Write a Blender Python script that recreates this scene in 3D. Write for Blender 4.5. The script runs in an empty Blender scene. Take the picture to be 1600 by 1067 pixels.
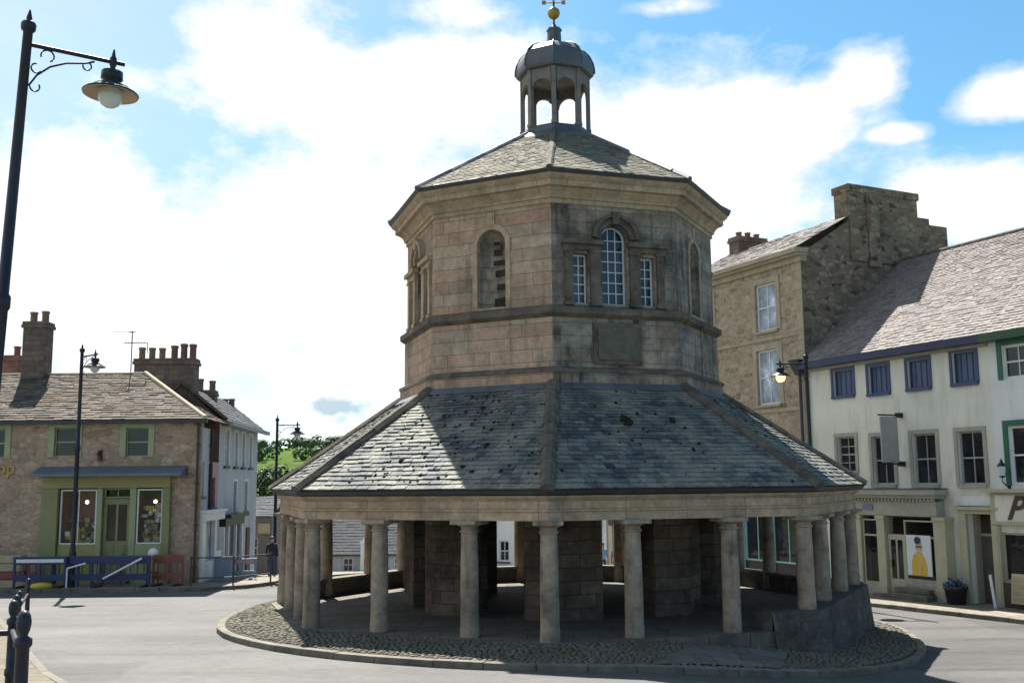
import bpy, bmesh, math, random
from mathutils import Vector, Matrix
random.seed(7)
C = bpy.context.scene.collection
R = math.radians
PI = math.pi
rnd = random.uniform

# ------------------------------------------------------------------ camera model (used to read sizes off real planes)
F, PITCH, ROLL = 1611.0, 0.1371, 0.0093
def sl(px, py):
    U = (px-800)/F; W = (533.5-py)/F
    c, s = math.cos(ROLL), math.sin(ROLL)
    u = U*c+W*s; v = -U*s+W*c
    ry = math.cos(PITCH)-v*math.sin(PITCH)
    return u/ry, (math.sin(PITCH)+v*math.cos(PITCH))/ry

def smooth(a, b, x):
    t = min(1, max(0, (x-a)/(b-a))); return t*t*(3-2*t)
def gy(Y):
    if Y < -6: return -1.086
    if Y < 17.5: return -1.6-.0857*Y
    if Y < 38: return -3.1-.0136*(Y-17.5)
    if Y < 130: return -3.379-.075*(Y-38)
    return -10.279
def G(X, Y):
    return gy(Y)-.58*smooth(1.5, 8.5, X)*smooth(8, 18, Y)*(1-smooth(50, 90, Y))

# ------------------------------------------------------------------ materials
def new_mat(name):
    m = bpy.data.materials.new(name); m.use_nodes = True
    nt = m.node_tree; nt.nodes.clear()
    o = nt.nodes.new('ShaderNodeOutputMaterial'); p = nt.nodes.new('ShaderNodeBsdfPrincipled')
    nt.links.new(p.outputs[0], o.inputs[0])
    return m, nt, p
def N(nt, typ, **kw):
    n = nt.nodes.new(typ)
    for k, v in kw.items():
        if k in n.inputs.keys(): n.inputs[k].default_value = v
        else: setattr(n, k, v)
    return n
def rgb(c): return (c[0], c[1], c[2], 1)
def ramp(nt, src, pts, interp='LINEAR'):
    r = nt.nodes.new('ShaderNodeValToRGB'); r.color_ramp.interpolation = interp
    e = r.color_ramp.elements
    while len(e) < len(pts): e.new(.5)
    for q, (pos, col) in zip(e, pts):
        q.position = pos; q.color = rgb(col) if hasattr(col, '__len__') else (col, col, col, 1)
    nt.links.new(src, r.inputs[0]); return r.outputs[0]
def mix(nt, fac, a, b, mode='MIX'):
    m = nt.nodes.new('ShaderNodeMix'); m.data_type = 'RGBA'; m.blend_type = mode
    for s, i in ((fac, 0), (a, 6), (b, 7)):
        if hasattr(s, 'is_linked'): nt.links.new(s, m.inputs[i])
        else: m.inputs[i].default_value = s if i == 0 else rgb(s)
    return m.outputs[2]
def noise(nt, vec, scale, detail=4, rough=.6):
    n = N(nt, 'ShaderNodeTexNoise'); n.inputs['Scale'].default_value = scale
    n.inputs['Detail'].default_value = detail; n.inputs['Roughness'].default_value = rough
    if vec: nt.links.new(vec, n.inputs['Vector'])
    return n.outputs['Fac']
def bump(nt, p, h, strength, dist=.02):
    b = N(nt, 'ShaderNodeBump'); b.inputs['Strength'].default_value = strength; b.inputs['Distance'].default_value = dist
    nt.links.new(h, b.inputs['Height']); nt.links.new(b.outputs[0], p.inputs['Normal'])
def coord(nt, which='Object'):
    if which == 'UV': return nt.nodes.new('ShaderNodeTexCoord').outputs['UV']
    if which == 'World': return nt.nodes.new('ShaderNodeNewGeometry').outputs['Position']
    return nt.nodes.new('ShaderNodeTexCoord').outputs[which]

def plain(name, col, rough=.6, metal=0, var=.25, scale=3, bumpy=0, spec=.5, coat=0):
    m, nt, p = new_mat(name)
    w = coord(nt, 'World'); n1 = noise(nt, w, scale, 5, .65); n2 = noise(nt, w, scale*.23, 3, .6)
    a = tuple(c*(1-var) for c in col); b = tuple(min(1, c*(1+var)) for c in col)
    c1 = ramp(nt, n1, [(.3, a), (.7, b)])
    c2 = ramp(nt, n2, [(.3, 1-var*.7), (.7, 1)])
    nt.links.new(mix(nt, 1.0, c1, c2, 'MULTIPLY'), p.inputs['Base Color'])
    p.inputs['Metallic'].default_value = metal
    p.inputs['Specular IOR Level'].default_value = spec
    nt.links.new(ramp(nt, n1, [(.25, max(0, rough-.12)), (.75, min(1, rough+.1))]), p.inputs['Roughness'])
    if coat: p.inputs['Coat Weight'].default_value = coat
    if bumpy: bump(nt, p, noise(nt, w, scale*8, 4), bumpy, .01)
    return m

def masonry(name, cols, mortar, bw, bh, msize=.01, stain=.5, stain_col=(.045, .04, .036), rubble=0.0, bumps=.5, patch=1.3, streak=.0, lo=.5, hi=.72):
    """coursed stone on the mesh's own UVs (metres); soot and lichen by noise"""
    m, nt, p = new_mat(name)
    uv = coord(nt, 'UV'); w = coord(nt, 'World')
    if rubble:
        nn = N(nt, 'ShaderNodeTexNoise'); nn.inputs['Scale'].default_value = 2.6; nn.inputs['Detail'].default_value = 2
        nt.links.new(uv, nn.inputs['Vector'])
        sub = N(nt, 'ShaderNodeVectorMath', operation='SUBTRACT'); nt.links.new(nn.outputs['Color'], sub.inputs[0]); sub.inputs[1].default_value = (.5, .5, .5)
        sc = N(nt, 'ShaderNodeVectorMath', operation='SCALE'); sc.inputs['Scale'].default_value = rubble; nt.links.new(sub.outputs[0], sc.inputs[0])
        ad = N(nt, 'ShaderNodeVectorMath', operation='ADD'); nt.links.new(uv, ad.inputs[0]); nt.links.new(sc.outputs[0], ad.inputs[1]); uv = ad.outputs[0]
    b = N(nt, 'ShaderNodeTexBrick'); b.offset = .5; b.squash = 1.25; b.squash_frequency = 3
    b.inputs['Scale'].default_value = 1; b.inputs['Brick Width'].default_value = bw; b.inputs['Row Height'].default_value = bh
    b.inputs['Mortar Size'].default_value = msize; b.inputs['Mortar Smooth'].default_value = .35; b.inputs['Bias'].default_value = 0
    b.inputs['Color1'].default_value = (0, 0, 0, 1); b.inputs['Color2'].default_value = (1, 1, 1, 1); b.inputs['Mortar'].default_value = (.5, .5, .5, 1)
    nt.links.new(uv, b.inputs['Vector'])
    k = len(cols)
    stone = ramp(nt, b.outputs['Color'], [(i/(k-1) if k > 1 else 0, c) for i, c in enumerate(cols)])
    n1 = noise(nt, w, 9, 6, .7); n2 = noise(nt, w, patch, 5, .65)
    stone = mix(nt, 1.0, stone, ramp(nt, n1, [(.25, .70), (.75, 1.2)]), 'MULTIPLY')
    stone = mix(nt, 1.0, stone, ramp(nt, noise(nt, w, 2.7, 5, .65), [(.3, .78), (.7, 1.16)]), 'MULTIPLY')
    stone = mix(nt, b.outputs['Fac'], stone, mortar)
    st = ramp(nt, n2, [(lo, 0), (hi, 1)])
    if streak:
        mp = N(nt, 'ShaderNodeMapping'); mp.inputs['Scale'].default_value = (5, 5, .5); nt.links.new(w, mp.inputs['Vector'])
        st2 = ramp(nt, noise(nt, mp.outputs[0], 1.0, 4), [(.52, 0), (.75, streak)])
        st = mix(nt, 1.0, st, st2, 'ADD')
    f = N(nt, 'ShaderNodeMath', operation='MULTIPLY'); f.inputs[1].default_value = stain; nt.links.new(st, f.inputs[0])
    nt.links.new(mix(nt, f.outputs[0], stone, stain_col), p.inputs['Base Color'])
    p.inputs['Roughness'].default_value = .88; p.inputs['Specular IOR Level'].default_value = .25
    inv = N(nt, 'ShaderNodeMath', operation='SUBTRACT'); inv.inputs[0].default_value = 1; nt.links.new(b.outputs['Fac'], inv.inputs[1])
    h = N(nt, 'ShaderNodeMath', operation='MULTIPLY_ADD'); h.inputs[1].default_value = .5
    nt.links.new(n1, h.inputs[0]); nt.links.new(inv.outputs[0], h.inputs[2])
    bump(nt, p, h.outputs[0], bumps, .02)
    return m

def slate_mat(name, cols, lichen=(.3, .29, .22), lich=.4, rough=.6, moss=.25):
    m, nt, p = new_mat(name)
    g = nt.nodes.new('ShaderNodeNewGeometry'); w = g.outputs['Position']
    k = len(cols)
    base = ramp(nt, g.outputs['Random Per Island'], [(i/(k-1), c) for i, c in enumerate(cols)])
    n1 = noise(nt, w, 7, 6, .7); n2 = noise(nt, w, 1.1, 4, .6); n3 = noise(nt, w, 16, 3, .6)
    base = mix(nt, 1.0, base, ramp(nt, n1, [(.25, .6), (.75, 1.25)]), 'MULTIPLY')
    f = N(nt, 'ShaderNodeMath', operation='MULTIPLY'); f.inputs[1].default_value = lich
    nt.links.new(ramp(nt, n2, [(.42, 0), (.62, 1)]), f.inputs[0])
    base = mix(nt, f.outputs[0], base, lichen)
    f = N(nt, 'ShaderNodeMath', operation='MULTIPLY'); f.inputs[1].default_value = moss
    nt.links.new(ramp(nt, n3, [(.58, 0), (.66, 1)]), f.inputs[0])
    base = mix(nt, f.outputs[0], base, (.03, .032, .02))
    nt.links.new(base, p.inputs['Base Color'])
    p.inputs['Roughness'].default_value = rough; p.inputs['Specular IOR Level'].default_value = .18
    bump(nt, p, n1, .5, .02)
    return m

def glass_mat(name, col=(.02, .024, .03), rough=.04, var=True):
    m, nt, p = new_mat(name)
    w = coord(nt, 'World'); n = noise(nt, w, 1.7, 2)
    nt.links.new(ramp(nt, n, [(.35, tuple(c*.5 for c in col)), (.6, col), (.75, tuple(c*2.2 for c in col))]), p.inputs['Base Color'])
    p.inputs['Roughness'].default_value = rough; p.inputs['Specular IOR Level'].default_value = .45
    bump(nt, p, noise(nt, w, 2.2, 1), .06, .05)
    return m
def clear_glass(name):
    m, nt, p = new_mat(name)
    t = N(nt, 'ShaderNodeBsdfTransparent'); gl = N(nt, 'ShaderNodeBsdfGlossy'); gl.inputs['Roughness'].default_value = .03
    fr = N(nt, 'ShaderNodeFresnel'); fr.inputs['IOR'].default_value = 1.5
    ms = N(nt, 'ShaderNodeMixShader'); out = [n for n in nt.nodes if n.type == 'OUTPUT_MATERIAL'][0]
    nt.links.new(fr.outputs[0], ms.inputs[0]); nt.links.new(t.outputs[0], ms.inputs[1]); nt.links.new(gl.outputs[0], ms.inputs[2])
    nt.links.new(ms.outputs[0], out.inputs[0]); return m
def emit(name, col, s):
    m, nt, p = new_mat(name)
    p.inputs['Base Color'].default_value = rgb(col); p.inputs['Emission Color'].default_value = rgb(col); p.inputs['Emission Strength'].default_value = s
    return m

def rubble(name, cols, mortar, sx=3.2, sz=5.6, edge=.06, stain=.5, stain_col=(.05, .04, .032), patch=.9, bumps=.8, lo=.5, hi=.72):
    """random rubble: stretched cells with pointed joints"""
    m, nt, p = new_mat(name)
    uv = coord(nt, 'UV'); w = coord(nt, 'World')
    nn = N(nt, 'ShaderNodeTexNoise'); nn.inputs['Scale'].default_value = 3.5; nt.links.new(uv, nn.inputs['Vector'])
    ma = N(nt, 'ShaderNodeVectorMath', operation='MULTIPLY_ADD'); nt.links.new(nn.outputs['Color'], ma.inputs[0]); ma.inputs[1].default_value = (.12, .07, 0); nt.links.new(uv, ma.inputs[2])
    mp = N(nt, 'ShaderNodeMapping'); mp.inputs['Scale'].default_value = (sx, sz, 1); nt.links.new(ma.outputs[0], mp.inputs['Vector'])
    v1 = N(nt, 'ShaderNodeTexVoronoi'); v1.inputs['Scale'].default_value = 1; v1.inputs['Randomness'].default_value = .8; nt.links.new(mp.outputs[0], v1.inputs['Vector'])
    v2 = N(nt, 'ShaderNodeTexVoronoi', feature='DISTANCE_TO_EDGE'); v2.inputs['Scale'].default_value = 1; v2.inputs['Randomness'].default_value = .8; nt.links.new(mp.outputs[0], v2.inputs['Vector'])
    k = len(cols); sp = N(nt, 'ShaderNodeSeparateColor'); nt.links.new(v1.outputs['Color'], sp.inputs[0])
    c = ramp(nt, sp.outputs[0], [(.08+.84*i/(k-1), q) for i, q in enumerate(cols)])
    n1 = noise(nt, w, 8, 6, .7)
    c = mix(nt, 1.0, c, ramp(nt, n1, [(.25, .62), (.75, 1.28)]), 'MULTIPLY')
    jt = ramp(nt, v2.outputs['Distance'], [(edge*.4, 1), (edge*1.3, 0)])
    c = mix(nt, jt, c, mortar)
    f = N(nt, 'ShaderNodeMath', operation='MULTIPLY'); f.inputs[1].default_value = stain
    nt.links.new(ramp(nt, noise(nt, w, patch, 5, .65), [(lo, 0), (hi, 1)]), f.inputs[0])
    nt.links.new(mix(nt, f.outputs[0], c, stain_col), p.inputs['Base Color'])
    p.inputs['Roughness'].default_value = .9; p.inputs['Specular IOR Level'].default_value = .2
    h = N(nt, 'ShaderNodeMath', operation='MULTIPLY_ADD'); h.inputs[1].default_value = .6; nt.links.new(n1, h.inputs[0])
    nt.links.new(ramp(nt, v2.outputs['Distance'], [(0, 0), (edge*2, 1)]), h.inputs[2]); bump(nt, p, h.outputs[0], bumps, .03)
    return m
M = {}
M['ashlar'] = masonry('warm_ashlar', [(.406, .269, .188), (.488, .344, .244), (.431, .275, .194), (.463, .362, .263), (.362, .275, .206)], (.17, .125, .09), 1.12, .295, .008, .68, (.085, .07, .056), rubble=.03, patch=.8, streak=.7, bumps=.45, lo=.46, hi=.72)
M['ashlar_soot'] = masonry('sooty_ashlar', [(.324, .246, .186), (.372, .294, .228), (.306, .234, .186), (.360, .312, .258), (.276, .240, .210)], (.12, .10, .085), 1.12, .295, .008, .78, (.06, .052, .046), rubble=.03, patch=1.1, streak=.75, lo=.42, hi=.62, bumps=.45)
M['core_stone'] = masonry('core_rubble', [(.13, .095, .07), (.20, .145, .105), (.155, .11, .085), (.21, .17, .13)], (.065, .05, .042), .72, .29, .012, .7, (.035, .03, .028), rubble=.07, lo=.45, hi=.65)  # stone colour lowered to stand for the dimmer light under the veranda
M['plinth_stone'] = rubble('plinth_rubble', [(.085, .077, .068), (.115, .104, .092), (.095, .087, .078), (.13, .12, .106)], (.082, .076, .068), 1.5, 3.0, .05, .75, (.045, .042, .042), bumps=.4, lo=.42, hi=.66)
M['mould'] = masonry('moulded_stone', [(.414, .302, .202), (.482, .364, .252), (.392, .291, .202), (.448, .347, .252)], (.17, .125, .095), 1.3, 3.0, .008, .55, (.11, .09, .065), rubble=.02, patch=1.4, streak=.4, bumps=.3)
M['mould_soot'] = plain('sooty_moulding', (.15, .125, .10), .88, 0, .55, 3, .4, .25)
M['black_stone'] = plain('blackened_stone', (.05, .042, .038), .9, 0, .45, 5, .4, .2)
M['new_stone'] = plain('yellow_replaced_stone', (.36, .26, .13), .85, 0, .2, 5, .3, .2)
M['column'] = masonry('column_stone', [(.336, .263, .196), (.381, .302, .230)], (.25, .20, .15), 4, 4, .001, .75, (.075, .062, .052), patch=1.3, streak=.6, lo=.47, hi=.7, bumps=.3)
M['slate'] = slate_mat('stone_slates', [(.055, .066, .073), (.125, .138, .142), (.04, .05, .061), (.18, .186, .176), (.075, .09, .105), (.112, .12, .12)], (.30, .282, .22), .55, .75, .65)
M['slate_up'] = slate_mat('upper_slates', [(.135, .126, .10), (.20, .184, .148), (.10, .096, .083), (.235, .218, .178)], (.245, .225, .165), .4, .85, .4)
M['slate_right'] = slate_mat('grey_stone_slates', [(.185, .163, .16), (.23, .205, .20), (.16, .143, .142), (.255, .23, .222), (.20, .178, .175)], (.27, .245, .22), .4, .8, .3)
M['slate_left'] = slate_mat('brown_stone_slates', [(.07, .05, .042), (.135, .108, .09), (.048, .038, .034), (.17, .145, .12), (.10, .075, .064)], (.17, .15, .112), .35, .85, .6)
M['slate_dark'] = slate_mat('welsh_slates', [(.04, .044, .055), (.07, .075, .085), (.05, .055, .068)], (.09, .09, .085), .3, .85, .1)
M['hip'] = plain('hip_stone', (.125, .108, .088), .9, 0, .45, 4, .5, .2)
M['lead'] = plain('lead_sheet', (.105, .112, .13), .55, .2, .3, 2.5, .1)
M['lead_grey'] = plain('weathered_lantern_posts', (.185, .165, .15), .75, .0, .3, 4, .15)
M['gutter'] = plain('gutter_iron', (.045, .047, .05), .55, .1, .3, 4)
M['gold'] = plain('old_gilding', (.40, .26, .08), .45, .6, .3, 8)
M['white_paint'] = plain('white_paint', (.72, .73, .72), .5, 0, .06, 6)
M['blue_white'] = plain('bluish_white_paint', (.56, .62, .70), .5, 0, .06, 6)
M['glass'] = glass_mat('window_glass')
M['glass_blue'] = glass_mat('leaded_glass', (.03, .04, .06))
M['glass_pale'] = glass_mat('pale_blue_glass', (.36, .42, .50), .12)  # pale blue base colour in the panes
M['clear'] = clear_glass('shop_glass')
M['black'] = plain('black_paint', (.016, .016, .02), .35, 0, .2, 5, spec=.5)
M['navy_black'] = plain('blue_black_paint', (.013, .014, .028), .42, 0, .2, 5, spec=.4)
M['lampshade_in'] = plain('reflector', (.42, .33, .20), .4, .3, .15, 6)
M['globe'] = plain('frosted_globe', (.55, .62, .63), .15, 0, .05, 6)
M['amber'] = emit('lit_amber_globe', (1.0, .62, .10), 2.2)
M['bulb'] = emit('lit_bulb', (1, .85, .5), 3)
M['road'] = None
def road_mat():
    m, nt, p = new_mat('asphalt')
    w = coord(nt, 'World')
    mp = N(nt, 'ShaderNodeMapping'); mp.inputs['Scale'].default_value = (.16, 1.1, 1); mp.inputs['Rotation'].default_value = (0, 0, .35); nt.links.new(w, mp.inputs['Vector'])
    big = noise(nt, w, .35, 5, .6); tr = noise(nt, mp.outputs[0], .9, 4, .6); fine = noise(nt, w, 45, 3, .7); mid = noise(nt, w, 5, 5, .7)
    c = ramp(nt, big, [(.3, (.070, .069, .068)), (.7, (.099, .097, .093))])
    c = mix(nt, 1.0, c, ramp(nt, tr, [(.32, .70), (.5, 1.0), (.68, 1.14)]), 'MULTIPLY')
    c = mix(nt, 1.0, c, ramp(nt, fine, [(.3, .8), (.7, 1.2)]), 'MULTIPLY')
    c = mix(nt, 1.0, c, ramp(nt, mid, [(.32, .8), (.5, 1.0), (.68, 1.1)]), 'MULTIPLY')
    pv = N(nt, 'ShaderNodeTexVoronoi', distance='CHEBYCHEV'); pv.inputs['Scale'].default_value = .21
    nw = N(nt, 'ShaderNodeTexNoise'); nw.inputs['Scale'].default_value = .7; nt.links.new(w, nw.inputs['Vector']); pm = N(nt, 'ShaderNodeVectorMath', operation='MULTIPLY_ADD'); nt.links.new(nw.outputs['Color'], pm.inputs[0]); pm.inputs[1].default_value = (.7, .7, 0); nt.links.new(w, pm.inputs[2]); nt.links.new(pm.outputs[0], pv.inputs['Vector'])
    sp = N(nt, 'ShaderNodeSeparateColor'); nt.links.new(pv.outputs['Color'], sp.inputs[0])
    c = mix(nt, 1.0, c, ramp(nt, sp.outputs[0], [(.1, .80), (.3, .97), (.8, 1.05)]), 'MULTIPLY')
    vor = N(nt, 'ShaderNodeTexVoronoi', feature='DISTANCE_TO_EDGE'); vor.inputs['Scale'].default_value = .23
    wn = N(nt, 'ShaderNodeVectorMath', operation='ADD'); nz = N(nt, 'ShaderNodeTexNoise'); nz.inputs['Scale'].default_value = .9; nt.links.new(w, nz.inputs['Vector'])
    nt.links.new(w, wn.inputs[0]); nt.links.new(nz.outputs['Color'], wn.inputs[1]); nt.links.new(wn.outputs[0], vor.inputs['Vector'])
    crack = ramp(nt, vor.outputs['Distance'], [(.0, 1), (.006, 0)])
    f = N(nt, 'ShaderNodeMath', operation='MULTIPLY'); f.inputs[1].default_value = .45; nt.links.new(crack, f.inputs[0])
    c = mix(nt, f.outputs[0], c, (.06, .06, .06))
    nt.links.new(c, p.inputs['Base Color']); p.inputs['Roughness'].default_value = .8; p.inputs['Specular IOR Level'].default_value = .3
    bump(nt, p, fine, .4, .01); return m
M['road'] = road_mat()
M['paving'] = masonry('paving_flags', [(.165, .148, .115), (.21, .188, .15), (.185, .165, .128), (.23, .208, .168)], (.09, .082, .066), .75, .6, .012, .35, (.09, .08, .06), bumps=.3)
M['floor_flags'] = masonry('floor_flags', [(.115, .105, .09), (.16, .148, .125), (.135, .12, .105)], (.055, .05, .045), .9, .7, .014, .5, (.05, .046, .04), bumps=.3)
M['paving_near'] = masonry('worn_paving', [(.105, .092, .066), (.14, .122, .09), (.118, .104, .076), (.15, .135, .10)], (.06, .054, .04), .75, .6, .012, .5, (.06, .055, .038), bumps=.3)
M['kerb'] = plain('kerb_stone', (.165, .15, .125), .85, 0, .35, 3, .4, .2)
M['cobble'] = slate_mat('cobbles', [(.10, .09, .072), (.145, .132, .106), (.115, .105, .085), (.17, .155, .127), (.13, .117, .095)], (.08, .082, .05), .5, .9, .4)
M['cobble_bed'] = plain('cobble_bed', (.07, .066, .05), .95, 0, .4, 4, .4, .1)
M['pinkstone'] = rubble('pinkish_sandstone', [(.38, .262, .185), (.48, .345, .25), (.40, .272, .195), (.50, .38, .28), (.31, .222, .16)], (.37, .28, .205), 2.8, 5.6, .05, .4, (.19, .137, .10), patch=.6, bumps=.5)
M['brick_chim'] = masonry('chimney_stone', [(.13, .095, .08), (.20, .145, .115), (.155, .105, .085), (.22, .175, .14)], (.10, .085, .07), .4, .2, .012, .5, rubble=.05)
M['red_brick'] = masonry('red_brick', [(.24, .10, .075), (.30, .14, .10), (.20, .085, .07)], (.2, .16, .13), .23, .08, .008, .3)
M['rubble_gold'] = rubble('golden_rubble', [(.33, .25, .165), (.42, .335, .235), (.36, .275, .18), (.46, .38, .28), (.25, .19, .13)], (.42, .35, .26), 3.2, 6.0, .05, .3, (.20, .15, .10), patch=.8, bumps=.6)
M['rubble_grey'] = rubble('dark_gable_rubble', [(.165, .122, .088), (.27, .21, .15), (.19, .145, .108), (.31, .25, .18), (.085, .068, .055)], (.20, .16, .12), 3.0, 5.4, .05, .5, (.08, .064, .052), patch=.7, bumps=.7)
M['ashlar_gold'] = plain('dressed_golden_stone', (.40, .335, .245), .85, 0, .2, 3, .3, .2)
def render_mat(name, col, dirt=(.25, .23, .17), amt=.55):
    m, nt, p = new_mat(name); w = coord(nt, 'World')
    mp = N(nt, 'ShaderNodeMapping'); mp.inputs['Scale'].default_value = (2.6, 2.6, .45); nt.links.new(w, mp.inputs['Vector'])
    n1 = noise(nt, mp.outputs[0], 1, 6, .7); n2 = noise(nt, w, .6, 4, .6); n3 = noise(nt, w, 14, 4)
    a = N(nt, 'ShaderNodeMath', operation='MULTIPLY'); nt.links.new(ramp(nt, n1, [(.48, 0), (.75, 1)]), a.inputs[0]); a.inputs[1].default_value = amt
    c = mix(nt, a.outputs[0], mix(nt, 1.0, col, ramp(nt, n2, [(.3, .88), (.7, 1.05)]), 'MULTIPLY'), dirt)
    nt.links.new(c, p.inputs['Base Color']); p.inputs['Roughness'].default_value = .85; p.inputs['Specular IOR Level'].default_value = .25
    bump(nt, p, n3, .15, .01); return m
M['render_white'] = render_mat('cream_render', (.70, .69, .60), (.36, .33, .25), .45)
M['render_white2'] = render_mat('pale_render', (.72, .73, .70), amt=.35)
M['render_grey'] = render_mat('grey_white_render', (.50, .52, .53), (.24, .24, .23), .45)
M['render_cream'] = render_mat('warm_cream_render', (.55, .48, .36), amt=.4)
M['render_dark'] = render_mat('dull_grey_render', (.22, .22, .21), (.10, .10, .09), .5)
M['maroon'] = plain('maroon_paint', (.24, .085, .095), .6, 0, .2, 4)
M['maroon_pale'] = plain('pinkish_red_paint', (.44, .24, .23), .6, 0, .2, 4)
M['olive'] = plain('olive_green_paint', (.22, .222, .095), .5, 0, .12, 4)
M['olive_yellow'] = plain('yellow_olive_paint', (.32, .285, .10), .5, 0, .12, 4)
M['sage'] = plain('sage_green_paint', (.31, .33, .18), .5, 0, .1, 4)
M['blue_trim'] = plain('deep_blue_paint', (.035, .055, .155), .45, 0, .15, 4)
M['blue_panel'] = plain('grey_blue_boards', (.075, .115, .205), .5, 0, .2, 3)
M['navy_trim'] = plain('navy_paint', (.018, .022, .075), .45, 0, .15, 4)
M['green_trim'] = plain('bottle_green_paint', (.01, .115, .06), .4, 0, .15, 4)
M['green_dark'] = plain('dark_green_paint', (.025, .075, .035), .45, 0, .15, 4)
M['mint'] = plain('mint_paint', (.16, .42, .30), .5, 0, .1, 4)
M['teal'] = plain('pale_teal_paint', (.30, .50, .50), .5, 0, .1, 4)
M['stone_trim'] = plain('painted_stone_trim', (.36, .345, .28), .75, 0, .15, 4, .2)
M['cream_wood'] = plain('cream_joinery', (.42, .40, .28), .55, 0, .1, 4)
M['grey_frame'] = plain('grey_window_frame', (.33, .34, .31), .6, 0, .12, 4)
M['door_grey'] = plain('weathered_door', (.11, .10, .092), .6, 0, .2, 3)
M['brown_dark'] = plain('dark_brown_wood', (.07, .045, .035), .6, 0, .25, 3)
M['inside'] = plain('shop_interior', (.10, .085, .075), .9, 0, .5, 2)
M['backdrop'] = plain('pinkish_backdrop', (.22, .13, .115), .9, 0, .3, 2)
M['canopy'] = plain('canopy_lead', (.13, .16, .205), .5, .2, .2, 3)
M['terracotta'] = plain('chimney_pot_clay', (.21, .155, .115), .8, 0, .25, 4)
M['terracotta_red'] = plain('red_chimney_pot', (.20, .105, .095), .8, 0, .25, 4)
M['barrier_blue'] = plain('blue_barrier_plastic', (.018, .03, .11), .5, 0, .25, 3)
M['barrier_red'] = plain('red_barrier_plastic', (.19, .06, .04), .5, 0, .25, 3)
M['barrier_white'] = plain('white_reflective_strip', (.72, .72, .70), .4, 0, .08, 3)
M['orange'] = plain('orange_plastic', (.62, .14, .04), .4, 0, .1, 3)
M['yellow'] = plain('yellow_sacking', (.52, .38, .06), .8, 0, .2, 4)
M['buff'] = plain('buff_timber', (.42, .34, .20), .7, 0, .2, 4)
M['buff_panel'] = plain('varnished_panel', (.46, .40, .27), .6, 0, .1, 2)
M['skin'] = plain('skin', (.50, .32, .24), .5, 0, .05, 8)
M['hair'] = plain('dark_hair', (.03, .022, .018), .6, 0, .2, 9)
M['cloth_dark'] = plain('dark_cloth', (.03, .028, .036), .9, 0, .2, 8)
M['cloth_blue'] = plain('light_blue_cloth', (.35, .48, .62), .9, 0, .1, 8)
M['cloth_red'] = plain('red_cloth', (.38, .12, .11), .9, 0, .1, 8)
M['denim'] = plain('denim', (.06, .08, .14), .9, 0, .15, 8)
M['poster_white'] = plain('poster_paper', (.66, .70, .72), .4, 0, .03, 2)
M['poster_yellow'] = plain('poster_yellow', (.66, .43, .05), .4, 0, .1, 6)
M['poster_skin'] = plain('poster_flesh', (.60, .40, .28), .4, 0, .06, 8)
M['poster_dark'] = plain('poster_dark', (.04, .03, .028), .4, 0, .15, 8)
M['plate_blue'] = plain('blue_nameplate', (.17, .18, .29), .5, 0, .1, 6)
M['sign_grey'] = plain('faded_sign_board', (.36, .35, .325), .6, 0, .12, 3)
M['sign_dark'] = plain('faded_sign_mark', (.18, .19, .18), .6, 0, .2, 6)
M['flower_blue'] = plain('blue_petals', (.10, .16, .34), .7, 0, .3, 20)
M['trunk'] = plain('bark', (.075, .058, .042), .9, 0, .3, 5, .5)
M['white_tube'] = plain('white_tube', (.66, .66, .70), .4, 0, .05, 4)
M['plaque'] = plain('weathered_plaque', (.115, .105, .075), .8, 0, .35, 5, .4)
M['moss'] = plain('moss', (.022, .024, .014), .95, 0, .4, 9, .3, .1)
M['bin_grey'] = plain('blue_grey_metal', (.17, .23, .30), .5, .1, .2, 4)
def leaf_mat(name, a, b):
    m, nt, p = new_mat(name)
    g = nt.nodes.new('ShaderNodeNewGeometry')
    c = ramp(nt, g.outputs['Random Per Island'], [(0, a), (1, b)])
    c = mix(nt, 1.0, c, ramp(nt, noise(nt, g.outputs['Position'], .8, 3), [(.35, .7), (.65, 1.2)]), 'MULTIPLY')
    nt.links.new(c, p.inputs['Base Color']); p.inputs['Roughness'].default_value = .7
    p.inputs['Specular IOR Level'].default_value = .25
    return m
M['leaf'] = leaf_mat('leaves', (.03, .055, .018), (.075, .115, .035))
M['leaf_far'] = leaf_mat('far_leaves', (.035, .065, .03), (.075, .115, .045))
def field_mat():
    m, nt, p = new_mat('pasture'); w = coord(nt, 'World')
    v = N(nt, 'ShaderNodeTexVoronoi'); v.inputs['Scale'].default_value = .013; nt.links.new(w, v.inputs['Vector'])
    c = ramp(nt, v.outputs['Color'], [(.2, (.065, .105, .03)), (.5, (.10, .145, .042)), (.8, (.075, .10, .038))])
    c = mix(nt, 1.0, c, ramp(nt, noise(nt, w, .08, 5), [(.3, .75), (.7, 1.15)]), 'MULTIPLY')
    nt.links.new(c, p.inputs['Base Color']); p.inputs['Roughness'].default_value = 1; p.inputs['Specular IOR Level'].default_value = .0; return m
M['field'] = field_mat()

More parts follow.
